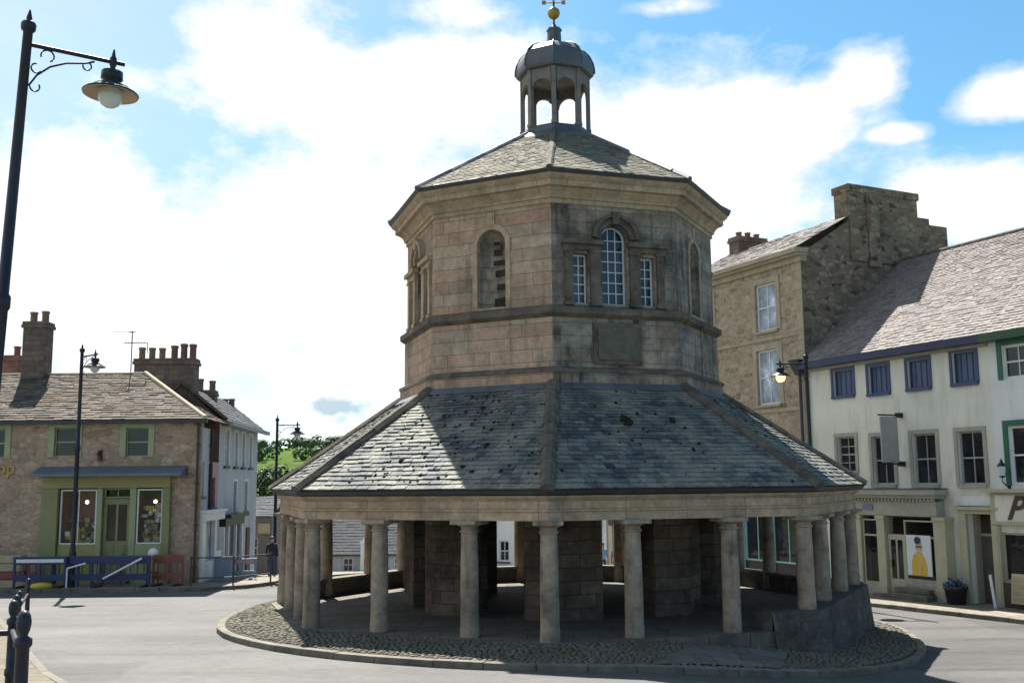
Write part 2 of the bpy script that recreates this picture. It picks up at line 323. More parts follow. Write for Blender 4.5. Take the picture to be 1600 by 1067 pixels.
# ------------------------------------------------------------------ mesh builder
class MB:
    def __init__(s): s.v = []; s.f = []; s.m = []; s.sm = []
    def add(s, vs, fs, mi=0, smooth_=False):
        o = len(s.v); s.v += [Vector(q) for q in vs]
        for f in fs: s.f.append([o+i for i in f]); s.m.append(mi); s.sm.append(smooth_)
        return s
    def quad(s, a, b, c, d, mi=0): return s.add([a, b, c, d], [(0, 1, 2, 3)], mi)
    def box(s, x0, x1, y0, y1, z0, z1, mi=0):
        return s.add([(x0,y0,z0),(x1,y0,z0),(x1,y1,z0),(x0,y1,z0),(x0,y0,z1),(x1,y0,z1),(x1,y1,z1),(x0,y1,z1)],
              [(3,2,1,0),(4,5,6,7),(0,1,5,4),(1,2,6,5),(2,3,7,6),(3,0,4,7)], mi)
    def prism(s, pts, z0, z1, mi=0, top=None):
        n = len(pts); z0f = z0 if callable(z0) else (lambda x, y: z0); z1f = z1 if callable(z1) else (lambda x, y: z1)
        vs = [(x, y, z0f(x, y)) for x, y in pts]+[(x, y, z1f(x, y)) for x, y in pts]
        fs = [(i, (i+1) % n, n+(i+1) % n, n+i) for i in range(n)]+[tuple(range(n, 2*n)), tuple(range(n-1, -1, -1))]
        return s.add(vs, fs, mi)
    def tube(s, pts, r, seg=8, mi=0, caps=True, sm=True):
        pts = [Vector(p) for p in pts]; n = len(pts); rs = r if hasattr(r, '__len__') else [r]*n
        vs = []
        for i, p in enumerate(pts):
            d = (pts[min(n-1, i+1)]-pts[max(0, i-1)]).normalized()
            a = d.orthogonal().normalized() if abs(d.z) < .9 else Vector((1, 0, 0)).cross(d).normalized()
            if abs(d.z) < .9: a = Vector((0, 0, 1)).cross(d).normalized()
            b = d.cross(a)
            vs += [p+(a*math.cos(2*PI*k/seg)+b*math.sin(2*PI*k/seg))*rs[i] for k in range(seg)]
        fs = [(i*seg+k, i*seg+(k+1) % seg, (i+1)*seg+(k+1) % seg, (i+1)*seg+k) for i in range(n-1) for k in range(seg)]
        s.add(vs, fs, mi, sm)
        if caps:
            s.add(vs[:seg], [tuple(range(seg-1, -1, -1))], mi); s.add(vs[-seg:], [tuple(range(seg))], mi)
        return s
    def lathe(s, prof, c=(0, 0, 0), seg=16, mi=0, sm=True, rot=0, caps=True):
        c = Vector(c); vs = []
        for r, z in prof:
            vs += [c+Vector((r*math.cos(2*PI*k/seg+rot), r*math.sin(2*PI*k/seg+rot), z)) for k in range(seg)]
        n = len(prof)
        fs = [(i*seg+k, i*seg+(k+1) % seg, (i+1)*seg+(k+1) % seg, (i+1)*seg+k) for i in range(n-1) for k in range(seg)]
        s.add(vs, fs, mi, sm)
        if caps:
            if prof[0][0] > 1e-4: s.add(vs[:seg], [tuple(range(seg-1, -1, -1))], mi)
            if prof[-1][0] > 1e-4: s.add(vs[-seg:], [tuple(range(seg))], mi)
        return s
    def xf(s, mat, start=0):
        for i in range(start, len(s.v)): s.v[i] = mat @ s.v[i]
        return s
    def build(s, name, mats, parent=None, uv=True, bevel=0):
        me = bpy.data.meshes.new(name)
        me.from_pydata([tuple(v) for v in s.v], [], s.f)
        mats = mats if isinstance(mats, (list, tuple)) else [mats]
        for m in mats: me.materials.append(m)
        me.polygons.foreach_set('material_index', s.m); me.polygons.foreach_set('use_smooth', s.sm)
        me.validate(); me.update()
        if uv: auto_uv(me)
        o = bpy.data.objects.new(name, me); C.objects.link(o)
        if parent: o.parent = parent
        if bevel:
            b = o.modifiers.new('b', 'BEVEL'); b.width = bevel; b.segments = 2; b.limit_method = 'ANGLE'; b.angle_limit = R(40)
        return o
def auto_uv(me):
    l = me.uv_layers.new(name='UVMap').data; Z = Vector((0, 0, 1)); vs = me.vertices
    for p in me.polygons:
        n = p.normal
        if abs(n.z) > .98: t, b = Vector((1, 0, 0)), Vector((0, 1, 0))
        else: t = Z.cross(n).normalized(); b = n.cross(t)
        for li in p.loop_indices:
            co = vs[me.loops[li].vertex_index].co; l[li].uv = (co.dot(t)+37, co.dot(b)+23)
def cut(o, cutters):
    for c in cutters:
        md = o.modifiers.new('cut', 'BOOLEAN'); md.operation = 'DIFFERENCE'; md.object = c; md.solver = 'EXACT'
    dg = bpy.context.evaluated_depsgraph_get(); dg.update()
    me = bpy.data.meshes.new_from_object(o.evaluated_get(dg))
    o.modifiers.clear(); o.data = me
    for c in cutters: bpy.data.objects.remove(c)
    while me.uv_layers: me.uv_layers.remove(me.uv_layers[0])
    auto_uv(me)

def tag(o, label, cat, group=None):
    o['label'] = label; o['category'] = cat
    if group: o['group'] = group
    return o
def thing(name, label, cat, loc=(0, 0, 0), rz=0, group=None):
    o = bpy.data.objects.new(name, None); C.objects.link(o)
    o.location = loc; o.rotation_euler = (0, 0, rz); o.empty_display_size = .3
    return tag(o, label, cat, group)
def kind(o, k): o['kind'] = k; return o
def copy_tree(o, parent=None):
    c = o.copy(); C.objects.link(c)
    if parent: c.parent = parent
    for ch in list(o.children): copy_tree(ch, c)
    return c

# roof slates laid course by course over the trapezoid A-B (eave) / D-C (top)
def slates(mb, A, B, Cc, D, ch=.22, w=(.2, .42), th=.022, dim=.0, mi=0):
    A, B, Cc, D = map(Vector, (A, B, Cc, D))
    X = (B-A).normalized(); n = X.cross(D-A).normalized(); Y = n.cross(X)
    Lb = (B-A).length; H = (D-A).dot(Y); xl1 = (D-A).dot(X); xr1 = (Cc-A).dot(X)
    y = 0; row = 0
    while y < H-.03:
        c = ch*(1-dim*y/H); y1 = min(H, y+c*1.35)
        la, ra = xl1*y/H, Lb+(xr1-Lb)*y/H; lb, rb = xl1*y1/H, Lb+(xr1-Lb)*y1/H
        x = min(la, lb)-rnd(0, w[1])
        while x < max(ra, rb):
            ww = rnd(*w)*(1-dim*.5*y/H); x0, x1 = x+.004, x+ww-.004; x += ww
            a0, a1 = max(x0, la), min(x1, ra); b0, b1 = max(x0, lb), min(x1, rb)
            if a1-a0 < .02 and b1-b0 < .02: continue
            if a1 < a0: a0 = a1 = (a0+a1)/2
            if b1 < b0: b0 = b1 = (b0+b1)/2
            ya = y+rnd(-.012, .012); t0 = th*rnd(.9, 1.7); t1 = th*rnd(.1, .3)
            if row == 0: ya = y
            p = [A+X*a0+Y*ya, A+X*a1+Y*(ya+rnd(-.008, .008)), A+X*b1+Y*y1, A+X*b0+Y*y1]
            q = [p[0]+n*t0, p[1]+n*(t0+rnd(-.006, .006)), p[2]+n*t1, p[3]+n*t1]
            mb.add(p+q, [(4, 5, 6, 7), (0, 1, 5, 4), (1, 2, 6, 5), (3, 0, 4, 7)], mi)
        y += c; row += 1
    return mb

# wall in the local xz plane (front face y=0, outward -y) with rectangular holes and their reveals
def wall(mb, x0, x1, z0, z1, holes=(), t=.22, mi=0, y=0.0, rmi=None):
    rmi = mi if rmi is None else rmi
    xs = sorted({x0, x1, *[h[0] for h in holes], *[h[1] for h in holes]}); zs = sorted({z0, z1, *[h[2] for h in holes], *[h[3] for h in holes]})
    xs = [v for v in xs if x0 <= v <= x1]; zs = [v for v in zs if z0 <= v <= z1]
    for i in range(len(xs)-1):
        for j in range(len(zs)-1):
            cx, cz = (xs[i]+xs[i+1])/2, (zs[j]+zs[j+1])/2
            if any(h[0] < cx < h[1] and h[2] < cz < h[3] for h in holes): continue
            mb.quad((xs[i], y, zs[j]), (xs[i+1], y, zs[j]), (xs[i+1], y, zs[j+1]), (xs[i], y, zs[j+1]), mi)
    for a, b, c, d in [h[:4] for h in holes]:
        mb.quad((a, y, c), (a, y, d), (a, y+t, d), (a, y+t, c), rmi); mb.quad((b, y, d), (b, y, c), (b, y+t, c), (b, y+t, d), rmi)
        mb.quad((a, y, d), (b, y, d), (b, y+t, d), (a, y+t, d), rmi); mb.quad((b, y, c), (a, y, c), (a, y+t, c), (b, y+t, c), rmi)
    return mb

def window(parent, h, fm, gm, y=.1, nx=2, nz=4, fw=.06, bar=.02, sash=True, sill=None, surround=None, sw=.12, depth=.06, name='window'):
    """a sash window filling hole h=(x0,x1,z0,z1): frame mesh + pane, sill and surround children"""
    a, b, c, d = h; mb = MB(); e = .004
    mb.box(a+e, a+fw, y, y+depth, c+e, d-e); mb.box(b-fw, b-e, y, y+depth, c+e, d-e)
    mb.box(a+fw, b-fw, y, y+depth, c+e, c+fw); mb.box(a+fw, b-fw, y, y+depth, d-fw, d-e)
    zm = (c+d)/2
    if sash: mb.box(a+fw, b-fw, y+.01, y+depth-.004, zm-.025, zm+.025)
    for i in range(1, nx): x = a+fw+(b-a-2*fw)*i/nx; mb.box(x-bar/2, x+bar/2, y+.018, y+depth-.008, c+fw, d-fw)
    for j in range(1, nz):
        z = c+fw+(d-c-2*fw)*j/nz
        if sash and abs(z-zm) < .05: continue
        mb.box(a+fw, b-fw, y+.022, y+depth-.006, z-bar/2, z+bar/2)
    o = mb.build(name, fm, parent)
    MB().quad((a+fw*.5, y+depth*.7, c+fw*.5), (b-fw*.5, y+depth*.7, c+fw*.5), (b-fw*.5, y+depth*.7, d-fw*.5), (a+fw*.5, y+depth*.7, d-fw*.5)).build('pane', gm, o)
    if sill: MB().box(a-.07, b+.07, -.09, .06, c-.1, c-.002).build('sill', sill, o)
    if surround:
        s = MB(); y0 = -.035; s.box(a-sw, a-.002, y0, .05, c-.02, d+sw); s.box(b+.002, b+sw, y0, .05, c-.02, d+sw); s.box(a-.002, b+.002, y0, .05, d+.002, d+sw)
        s.build('surround', surround, o)
    return o

class Frame:
    """a facade plane: origin on the ground, local x along it (left to right from outside), y into the building"""
    def __init__(s, x, y, z, rz): s.o = Vector((x, y, z)); s.rz = rz; s.x = Vector((math.cos(rz), math.sin(rz), 0)); s.y = Vector((-math.sin(rz), math.cos(rz), 0))
    def hit(s, px, py, dep=0):
        a, b = sl(px, py); d = Vector((a, 1, b)); nrm = s.y
        t = ((s.o+nrm*dep).dot(nrm))/d.dot(nrm); p = d*t-s.o
        return p.dot(s.x), p.z
    def rect(s, x0, y0, x1, y1, dep=0):
        xm, ym = (x0+x1)/2, (y0+y1)/2
        return (s.hit(x0, ym, dep)[0], s.hit(x1, ym, dep)[0], s.hit(xm, y1, dep)[1], s.hit(xm, y0, dep)[1])
    def shift(s, lx): p = s.o+s.x*lx; return Frame(p.x, p.y, s.o.z, s.rz)

# ------------------------------------------------------------------ ground, road, pavements
def grid_sheet(name, x0, x1, y0, y1, nx, ny, fn, mat):
    mb = MB(); vs = [(x0+(x1-x0)*i/nx, y0+(y1-y0)*j/ny) for j in range(ny+1) for i in range(nx+1)]
    mb.add([(x, y, fn(x, y)) for x, y in vs], [(j*(nx+1)+i, j*(nx+1)+i+1, (j+1)*(nx+1)+i+1, (j+1)*(nx+1)+i) for j in range(ny) for i in range(nx)], 0, True)
    return kind(mb.build(name, mat, uv=False), 'structure')
grid_sheet('road', -60, 60, -30, 130, 60, 160, G, M['road'])
def hill_fn(x, y):
    r = y-130
    b = -10.6+.02*max(0, r)
    crest = 34*smooth(150, 560, y)*(0.82+.18*math.sin(x*.006+1.0)+.06*math.sin(x*.021))
    return b*.2-8+crest-(2.0 if y < 131 else 0)
def outer(x, y):
    if y > 128: return hill_fn(x, y)-.2
    inside = max(abs(x)-58, -28-y)
    return min(-12.5, -.6) if y > 60 else (G(max(-58, min(58, x)), max(-29, min(129, y)))-(.05 if inside > 22 else 3.0))
grid_sheet('meadow', -900, 900, -700, 900, 120, 110, outer, M['field'])

def path_strip(name, pts, mat, lift, kerb=True, kmat=None):
    """pavement polygon with a kerb wall"""
    mb = MB(); n = len(pts)
    mb.prism(pts, lambda x, y: G(x, y)-.3, lambda x, y: G(x, y)+lift)
    o = kind(mb.build(name, mat), 'structure'); return o
def dens(pts, step=1.0):
    out = []
    for i in range(len(pts)):
        a = Vector(pts[i]); b = Vector(pts[(i+1) % len(pts)]); k = max(1, int((b-a).length/step))
        out += [tuple(a.lerp(b, j/k)) for j in range(k)]
    return out
def fill_poly(name, pts, mat, lift, step=1.0, k='structure'):
    """triangulated sheet that follows the ground"""
    pts = dens(pts, step); bm = bmesh.new()
    vs = [bm.verts.new((x, y, 0)) for x, y in pts]; f = bm.faces.new(vs)
    bmesh.ops.triangulate(bm, faces=[f])
    xs = [p[0] for p in pts]; ys = [p[1] for p in pts]
    for ax, lo, hi in ((0, min(xs), max(xs)), (1, min(ys), max(ys))):
        q = math.ceil(lo/1.5)*1.5
        while q < hi:
            no = (1, 0, 0) if ax == 0 else (0, 1, 0); co = (q, 0, 0) if ax == 0 else (0, q, 0)
            bmesh.ops.bisect_plane(bm, geom=bm.verts[:]+bm.edges[:]+bm.faces[:], plane_co=co, plane_no=no); q += 1.5
    bmesh.ops.recalc_face_normals(bm, faces=bm.faces[:])
    for v in bm.verts: v.co.z = G(v.co.x, v.co.y)+(lift(v.co.x, v.co.y) if callable(lift) else lift)
    for fc in bm.faces:
        if fc.normal.z < 0: fc.normal_flip()
    me = bpy.data.meshes.new(name); bm.to_mesh(me); bm.free(); me.materials.append(mat); me.update(); auto_uv(me)
    for p in me.polygons: p.use_smooth = False
    o = bpy.data.objects.new(name, me); C.objects.link(o); return kind(o, k)
def kerb_line(name, pts, closed=False, w=.16, h=.13, lmin=.75, lmax=1.0, mat=None, drop=()):
    """individual kerb stones along a polyline, laid end to end in one structure"""
    P = [Vector(p) for p in pts]+([Vector(pts[0])] if closed else [])
    mb = MB(); seq = []
    for a, b in zip(P[:-1], P[1:]):
        L = (b-a).length; k = max(1, round(L/.2))
        seq += [a.lerp(b, j/k) for j in range(k)]
    seq.append(P[-1]); i = 0
    while i < len(seq)-1:
        j = min(len(seq)-1, i+random.choice((4, 4, 5)))
        a, b = seq[i], seq[j]; d = (b-a).normalized(); nrm = Vector((-d.y, d.x)); g = d*.006
        hh = h+rnd(-.006, .006); q = [a+g-nrm*.0, b-g, b-g+nrm*w, a+g+nrm*w]
        mb.add([(p.x, p.y, G(p.x, p.y)-.25) for p in q]+[(p.x, p.y, G(p.x, p.y)+hh) for p in q],
               [(4, 5, 6, 7), (0, 1, 5, 4), (1, 2, 6, 5), (2, 3, 7, 6), (3, 0, 4, 7)])
        i = j
    o = mb.build(name, mat or M['kerb'], bevel=.015); return kind(o, 'structure')

# near-left pavement (the railing and the big lamp stand on it)
NK = [(-.8, 6.0), (-6.47, 15.5), (-9.7, 21.0), (-12.9, 26.4)]
kerb_line('kerb', NK, w=.15)
fill_poly('pavement', [(-.93, 6.0), (-6.6, 15.55), (-9.83, 21.05), (-13.03, 26.44), (-19, 27.5), (-30, 26), (-30, -6), (-.93, -6)], M['paving_near'], .118)
# far-left pavement in front of the corner shop, then down the hill past the townhouses
FK = [(-8.05, 75), (-7.9, 48), (-8.2, 36), (-8.9, 34.6), (-10.2, 33.9), (-30, 33.6)]
kerb_line('kerb', [(p[0], p[1]) for p in FK][::-1], w=.15)
fill_poly('pavement', [(-8.2, 75), (-8.05, 48), (-8.35, 36.1), (-9.0, 34.76), (-10.24, 34.06), (-30, 33.76), (-30, 36.2), (-11.0, 36.2), (-13, 75)], M['paving'], .118)
# right pavement along the white houses
FA = R(-64.2)      # right facade: direction of its local x axis
fx, fy = Vector((math.cos(FA), math.sin(FA))), Vector((-math.sin(FA), math.cos(FA)))
OR = Vector((14.8, 31.0))
def rp(lx, dep): q = OR+fx*lx+fy*dep; return (q.x, q.y)
kerb_line('kerb', [rp(9, -2.2), rp(1.5, -2.2), rp(-6, -2.4), rp(-14, -2.4), rp(-34, -2.4)], w=.15)
fill_poly('pavement', [rp(9, -2.33), rp(1.5, -2.33), rp(-6, -2.53+.0), rp(-34, -2.53), rp(-34, 1.0), rp(9, 1.0)], M['paving'], .118)

# ------------------------------------------------------------------ the market cross
CX, CY, T0 = 1.2397, 27.0, -.0802
def vtx(r, j): a = T0+j*PI/4; return Vector((CX+r*math.sin(a), CY-r*math.cos(a)))
def vl(r, j, z): q = vtx(r, j); return Vector((q.x-CX, q.y-CY, z-CZ))
CZ = -2.9
cross = thing('market_cross', 'octagonal stone market cross with slate veranda on columns and a domed lantern', 'market cross', (CX, CY, CZ))
def sweep(mb, prof, mi=0, js=range(8), soot=None, closed=False):
    """octagonal moulding: profile of (circumradius, z) swept with mitred corners"""
    for j in js:
        k = mi if soot is None else (soot[j] if j in soot else mi)
        pr = prof+[prof[0]] if closed else prof
        for (r0, z0), (r1, z1) in zip(pr[:-1], pr[1:]):
            mb.quad(vl(r0, j, z0), vl(r0, j+1, z0), vl(r1, j+1, z1), vl(r1, j, z1), k)
    return mb
SOOT = {0: 1, 1: 1, 2: 1}
def floorz(x, y): return gy(y)+.22
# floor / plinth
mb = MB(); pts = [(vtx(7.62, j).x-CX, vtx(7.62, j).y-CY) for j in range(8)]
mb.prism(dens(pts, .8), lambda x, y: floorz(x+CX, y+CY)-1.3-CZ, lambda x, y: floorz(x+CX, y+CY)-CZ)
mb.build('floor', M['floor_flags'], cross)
# dwarf walls round the back and the high rough wall on the right flank
def dwarf(j, k0, k1, top, bot, th=.34, mat=None, copm=True, r=7.3):
    a, b = vtx(r+th/2, j), vtx(r+th/2, j+1); c, d = vtx(r-th/2, j), vtx(r-th/2, j+1)
    q = [a.lerp(b, k0), a.lerp(b, k1), c.lerp(d, k1), c.lerp(d, k0)]
    q = [(p.x-CX, p.y-CY) for p in q]
    m = MB(); m.prism(q, lambda x, y: bot(x+CX, y+CY)-CZ, lambda x, y: top(x+CX, y+CY)-CZ)
    o = m.build('parapet', mat or M['plinth_stone'], cross, bevel=.02)
    if copm:
        a, b = vtx(r+th/2+.05, j), vtx(r+th/2+.05, j+1); c, d = vtx(r-th/2-.05, j), vtx(r-th/2-.05, j+1)
        q = [a.lerp(b, k0), a.lerp(b, k1), c.lerp(d, k1), c.lerp(d, k0)]; q = [(p.x-CX, p.y-CY) for p in q]
        m = MB(); m.prism(q, lambda x, y: top(x+CX, y+CY)-CZ+.002, lambda x, y: top(x+CX, y+CY)-CZ+.075)
        m.build('coping', M['kerb'], o)
for j in (2, 3, 4, 5):
    dwarf(j, 0.0, 1.0, lambda x, y: floorz(x, y)+.42, lambda x, y: floorz(x, y)-.02)
wt = lambda x, y: -2.56
def rough_wall(j, k0, k1, mat):
    """battered rubble plinth, uneven face"""
    n = 14; rows = 6; m = MB(); vs = []
    for r_ in range(rows+1):
        for i in range(n+1):
            k = k0+(k1-k0)*i/n; rr = 7.62+.16*(1-r_/rows)+rnd(-.035, .035)*(0 if r_ == rows or i in (0, n) else 1)
            p = vtx(rr, j).lerp(vtx(rr, j+1), k); zb = G(p.x, p.y)-.1
            z = zb+(-2.56-zb)*r_/rows
            vs.append((p.x-CX, p.y-CY, z-CZ))
    fs = [(r_*(n+1)+i, r_*(n+1)+i+1, (r_+1)*(n+1)+i+1, (r_+1)*(n+1)+i) for r_ in range(rows) for i in range(n)]
    m.add(vs, fs, 0)
    a, b = vtx(7.62, j).lerp(vtx(7.62, j+1), k0), vtx(7.62, j).lerp(vtx(7.62, j+1), k1); c, d = vtx(6.95, j).lerp(vtx(6.95, j+1), k0), vtx(6.95, j).lerp(vtx(6.95, j+1), k1)
    tz = -2.56-CZ; g = lambda p, z: (p.x-CX, p.y-CY, z)
    m.quad(g(a, tz), g(b, tz), g(d, tz), g(c, tz)); m.quad(g(c, tz), g(d, tz), g(d, tz-1.2), g(c, tz-1.2)); m.quad(g(a, tz), g(c, tz), g(c, tz-1.2), g(a, tz-1.2)); m.quad(g(d, tz), g(b, tz), g(b, tz-1.2), g(d, tz-1.2))
    return m.build('plinth_wall', mat, cross)
rough_wall(1, 0.0, 1.0, M['plinth_stone'])
rough_wall(0, .80, 1.0, M['plinth_stone'])
# columns
TOPZ = -.70
def column_mesh(hh):
    m = MB(); r = .168
    m.lathe([(r*1.13, 0), (r*1.12, .2), (r*1.08, .23), (r*1.07, hh*.35), (r*1.04, hh*.6), (r*.95, hh-.26), (r*.95, hh-.235), (.19, hh-.225), (.19, hh-.195), (r*.94, hh-.18), (r*.96, hh-.13), (.235, hh-.095), (.245, hh-.08)], seg=22)
    m.box(-.285, .285, -.285, .285, hh-.08, hh); return m
cache = {}
for j in range(8):
    for k in (0, .31, .69):
        p = vtx(7.25, j).lerp(vtx(7.25, j+1), k)
        zb = floorz(p.x, p.y)
        if (j == 1) or (j == 2 and k == 0) or (j == 0 and k > .8): zb = -2.56
        elif j in (2, 3, 4, 5): zb += .03
        hh = round(TOPZ-zb, 2)
        if hh not in cache: cache[hh] = None
        m = column_mesh(hh)
        ang = T0+(j+.5)*PI/4 if k else T0+j*PI/4
        if k == 0: ang += PI/8*0
        if j == 1 and k == 0:
            q_ = MB(); q_.lathe([(.1815, .02), (.1775, .68)], seg=22, caps=False); rp_ = q_.build('replaced_stone', M['new_stone'], cross); rp_.location = (p.x-CX, p.y-CY, zb-CZ)
        o = m.build('column', M['column'], cross, bevel=.008); o.location = (p.x-CX, p.y-CY, TOPZ-hh-CZ); o.rotation_euler = (0, 0, ang)
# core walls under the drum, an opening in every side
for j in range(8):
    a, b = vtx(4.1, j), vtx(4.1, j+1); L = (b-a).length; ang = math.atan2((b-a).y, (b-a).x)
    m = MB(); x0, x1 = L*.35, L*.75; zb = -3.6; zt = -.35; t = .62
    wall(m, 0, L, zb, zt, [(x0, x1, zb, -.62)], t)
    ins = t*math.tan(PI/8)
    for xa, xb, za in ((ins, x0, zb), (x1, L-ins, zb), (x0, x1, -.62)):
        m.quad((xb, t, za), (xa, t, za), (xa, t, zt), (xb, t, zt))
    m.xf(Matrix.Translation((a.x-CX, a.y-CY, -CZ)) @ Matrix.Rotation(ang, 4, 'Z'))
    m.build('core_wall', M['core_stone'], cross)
# veranda ceiling and entablature
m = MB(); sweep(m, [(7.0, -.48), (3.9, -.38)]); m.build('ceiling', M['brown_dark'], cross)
m = MB(); sweep(m, [(7.02, TOPZ), (7.44, TOPZ), (7.44, TOPZ+.17), (7.49, TOPZ+.18), (7.49, TOPZ+.21), (7.43, TOPZ+.225), (7.43, TOPZ+.37), (7.47, TOPZ+.39), (7.53, TOPZ+.44), (7.53, TOPZ+.475), (7.2, TOPZ+.5), (7.02, TOPZ+.5), (7.02, TOPZ)])
m.build('entablature', M['mould'], cross, bevel=.006)
m = MB(); sweep(m, [(7.5, -.215), (7.63, -.20), (7.68, -.125), (7.63, -.105), (7.45, -.12)]); m.build('eaves_gutter', M['gutter'], cross)
# lower roof
RB = [(7.66, -.10), (4.16, 2.20)]
for j in range(8):
    m = MB(); A, B, Cc, D = vl(RB[0][0], j, RB[0][1]), vl(RB[0][0], j+1, RB[0][1]), vl(RB[1][0], j+1, RB[1][1]), vl(RB[1][0], j, RB[1][1])
    m.quad(A, B, Cc, D); m.quad(D, Cc, B+Vector((0, 0, -.06)), A+Vector((0, 0, -.06)))
    slates(m, A, B, Cc, D, .165, (.13, .34), .026, .3)
    m.build('roof_slope', M['slate'], cross)
def hip_ridge(r0, z0, r1, z1, j, w, h, mat, seglen=.42, name='hip_capping'):
    a, b = vl(r0, j, z0), vl(r1, j, z1); d = (b-a); L = d.length; d.normalize(); sd = d.cross(Vector((0, 0, 1))).normalized(); up = sd.cross(d)
    m = MB(); k = max(1, int(L/seglen))
    for i in range(k):
        p, q = a+d*(L*i/k+.006), a+d*(L*(i+1)/k-.002); jj = rnd(.9, 1.1); lift = up*rnd(0, .012)
        vs = []
        for c, wr in ((p, w*jj), (q, w*jj*.96)):
            vs += [c+lift-sd*wr-up*.05, c+lift-sd*wr+up*.0, c+lift-sd*wr*.45+up*h, c+lift+sd*wr*.45+up*h, c+lift+sd*wr, c+lift+sd*wr-up*.05]
        n = 6
        m.add(vs, [(e, e+1, n+e+1, n+e) for e in range(5)]+[(5, 4, 3, 2, 1, 0), (6, 7, 8, 9, 10, 11)])
    bm = bmesh.new(); return m.build(name, mat, cross)
for j in range(8): hip_ridge(7.70, -.09, 4.2, 2.215, j, .15, .085, M['hip'])
m = MB(); sweep(m, [(4.42, 2.075), (4.2, 2.26), (4.14, 2.30)], 0); m.build('lead_flashing', M['lead'], cross)
# moss clumps on the lit stone slates
m = MB(); rs = random.Random(3)
for j, cnt in ((-1, 150), (0, 34), (1, 24), (-2, 30)):
    A, B, Cc, D = vl(7.66, j, -.10), vl(7.66, j+1, -.10), vl(4.16, j+1, 2.2), vl(4.16, j, 2.2)
    nrm = (B-A).cross(D-A).normalized(); X = (B-A).normalized()
    for _ in range(cnt):
        v = rs.uniform(.03, .95); u = min(.96, max(.04, rs.gauss(.5, .24))); p = A.lerp(B, u).lerp(D.lerp(Cc, u), v)+nrm*.03
        s0 = rs.uniform(.014, .042)*(2.0 if rs.random() < .04 else 1); st = len(m.v)
        m.lathe([(s0, -.03), (s0*.95, 0), (s0*.6, s0*.45), (.001, s0*.6)], seg=6, rot=rs.random())
        m.xf(Matrix.Translation(p) @ nrm.to_track_quat('Z', 'X').to_matrix().to_4x4() @ Matrix.Diagonal((rs.uniform(.8, 1.8), 1, 1, 1)), st)
A, B, Cc, D = vl(7.66, 0, -.10), vl(7.66, 1, -.10), vl(4.16, 1, 2.2), vl(4.16, 0, 2.2); nrm = (B-A).cross(D-A).normalized()
for _ in range(16):
    u = .40+rs.gauss(0, .018); v = .60+rs.gauss(0, .03); s0 = rs.uniform(.04, .09); st = len(m.v); m.lathe([(s0, -.03), (s0*.95, .02), (s0*.6, s0*.6), (.001, s0*.8)], seg=6, rot=rs.random())
    m.xf(Matrix.Translation(A.lerp(B, u).lerp(D.lerp(Cc, u), v)+nrm*.03) @ nrm.to_track_quat('Z', 'X').to_matrix().to_4x4(), st)
kind(m.build('moss', M['moss'], cross, uv=False), 'stuff')
# drum: lower stage
m = MB(); sweep(m, [(4.13, 2.0), (4.24, 2.0), (4.24, 2.50), (4.18, 2.56), (4.12, 2.58), (4.12, 3.72), (4.12, 3.8)], 0, soot=SOOT); m.build('drum_wall', [M['ashlar'], M['ashlar_soot']], cross)
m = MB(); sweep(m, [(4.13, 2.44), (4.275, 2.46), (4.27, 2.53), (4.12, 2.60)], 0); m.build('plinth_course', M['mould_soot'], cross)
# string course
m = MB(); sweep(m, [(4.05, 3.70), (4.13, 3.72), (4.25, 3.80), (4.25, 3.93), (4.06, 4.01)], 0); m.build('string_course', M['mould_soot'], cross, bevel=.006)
# drum: upper stage with recesses
RW = 4.05; LW = 2*RW*math.sin(PI/8)
m = MB(); m.prism([(vtx(RW, j).x-CX, vtx(RW, j).y-CY) for j in range(8)], 3.85-CZ, 6.75-CZ)
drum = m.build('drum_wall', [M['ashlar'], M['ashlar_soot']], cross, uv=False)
def facet_mat(r, j):
    a, b = vtx(r, j), vtx(r, j+1); d = b-a
    return Matrix.Translation((a.x-CX, a.y-CY, -CZ)) @ Matrix.Rotation(math.atan2(d.y, d.x), 4, 'Z')
def arch_pts(xc, w, z0, zs, n=10):
    r = w/2; return [(xc-r, z0), (xc+r, z0)]+[(xc+r*math.cos(PI*i/n), zs+r*math.sin(PI*i/n)) for i in range(n+1)]
def extrude(m, pts, y0, y1, mi=0, cap0=True, cap1=True):
    n = len(pts); vs = [(x, y0, z) for x, z in pts]+[(x, y1, z) for x, z in pts]
    fs = [(i, n+i, n+(i+1) % n, (i+1) % n) for i in range(n)]
    if cap0: fs.append(tuple(range(n)))
    if cap1: fs.append(tuple(range(2*n-1, n-1, -1)))
    return m.add(vs, fs, mi)
cutters = []
XC = LW/2
WIN = (.64, 4.06, 5.62)
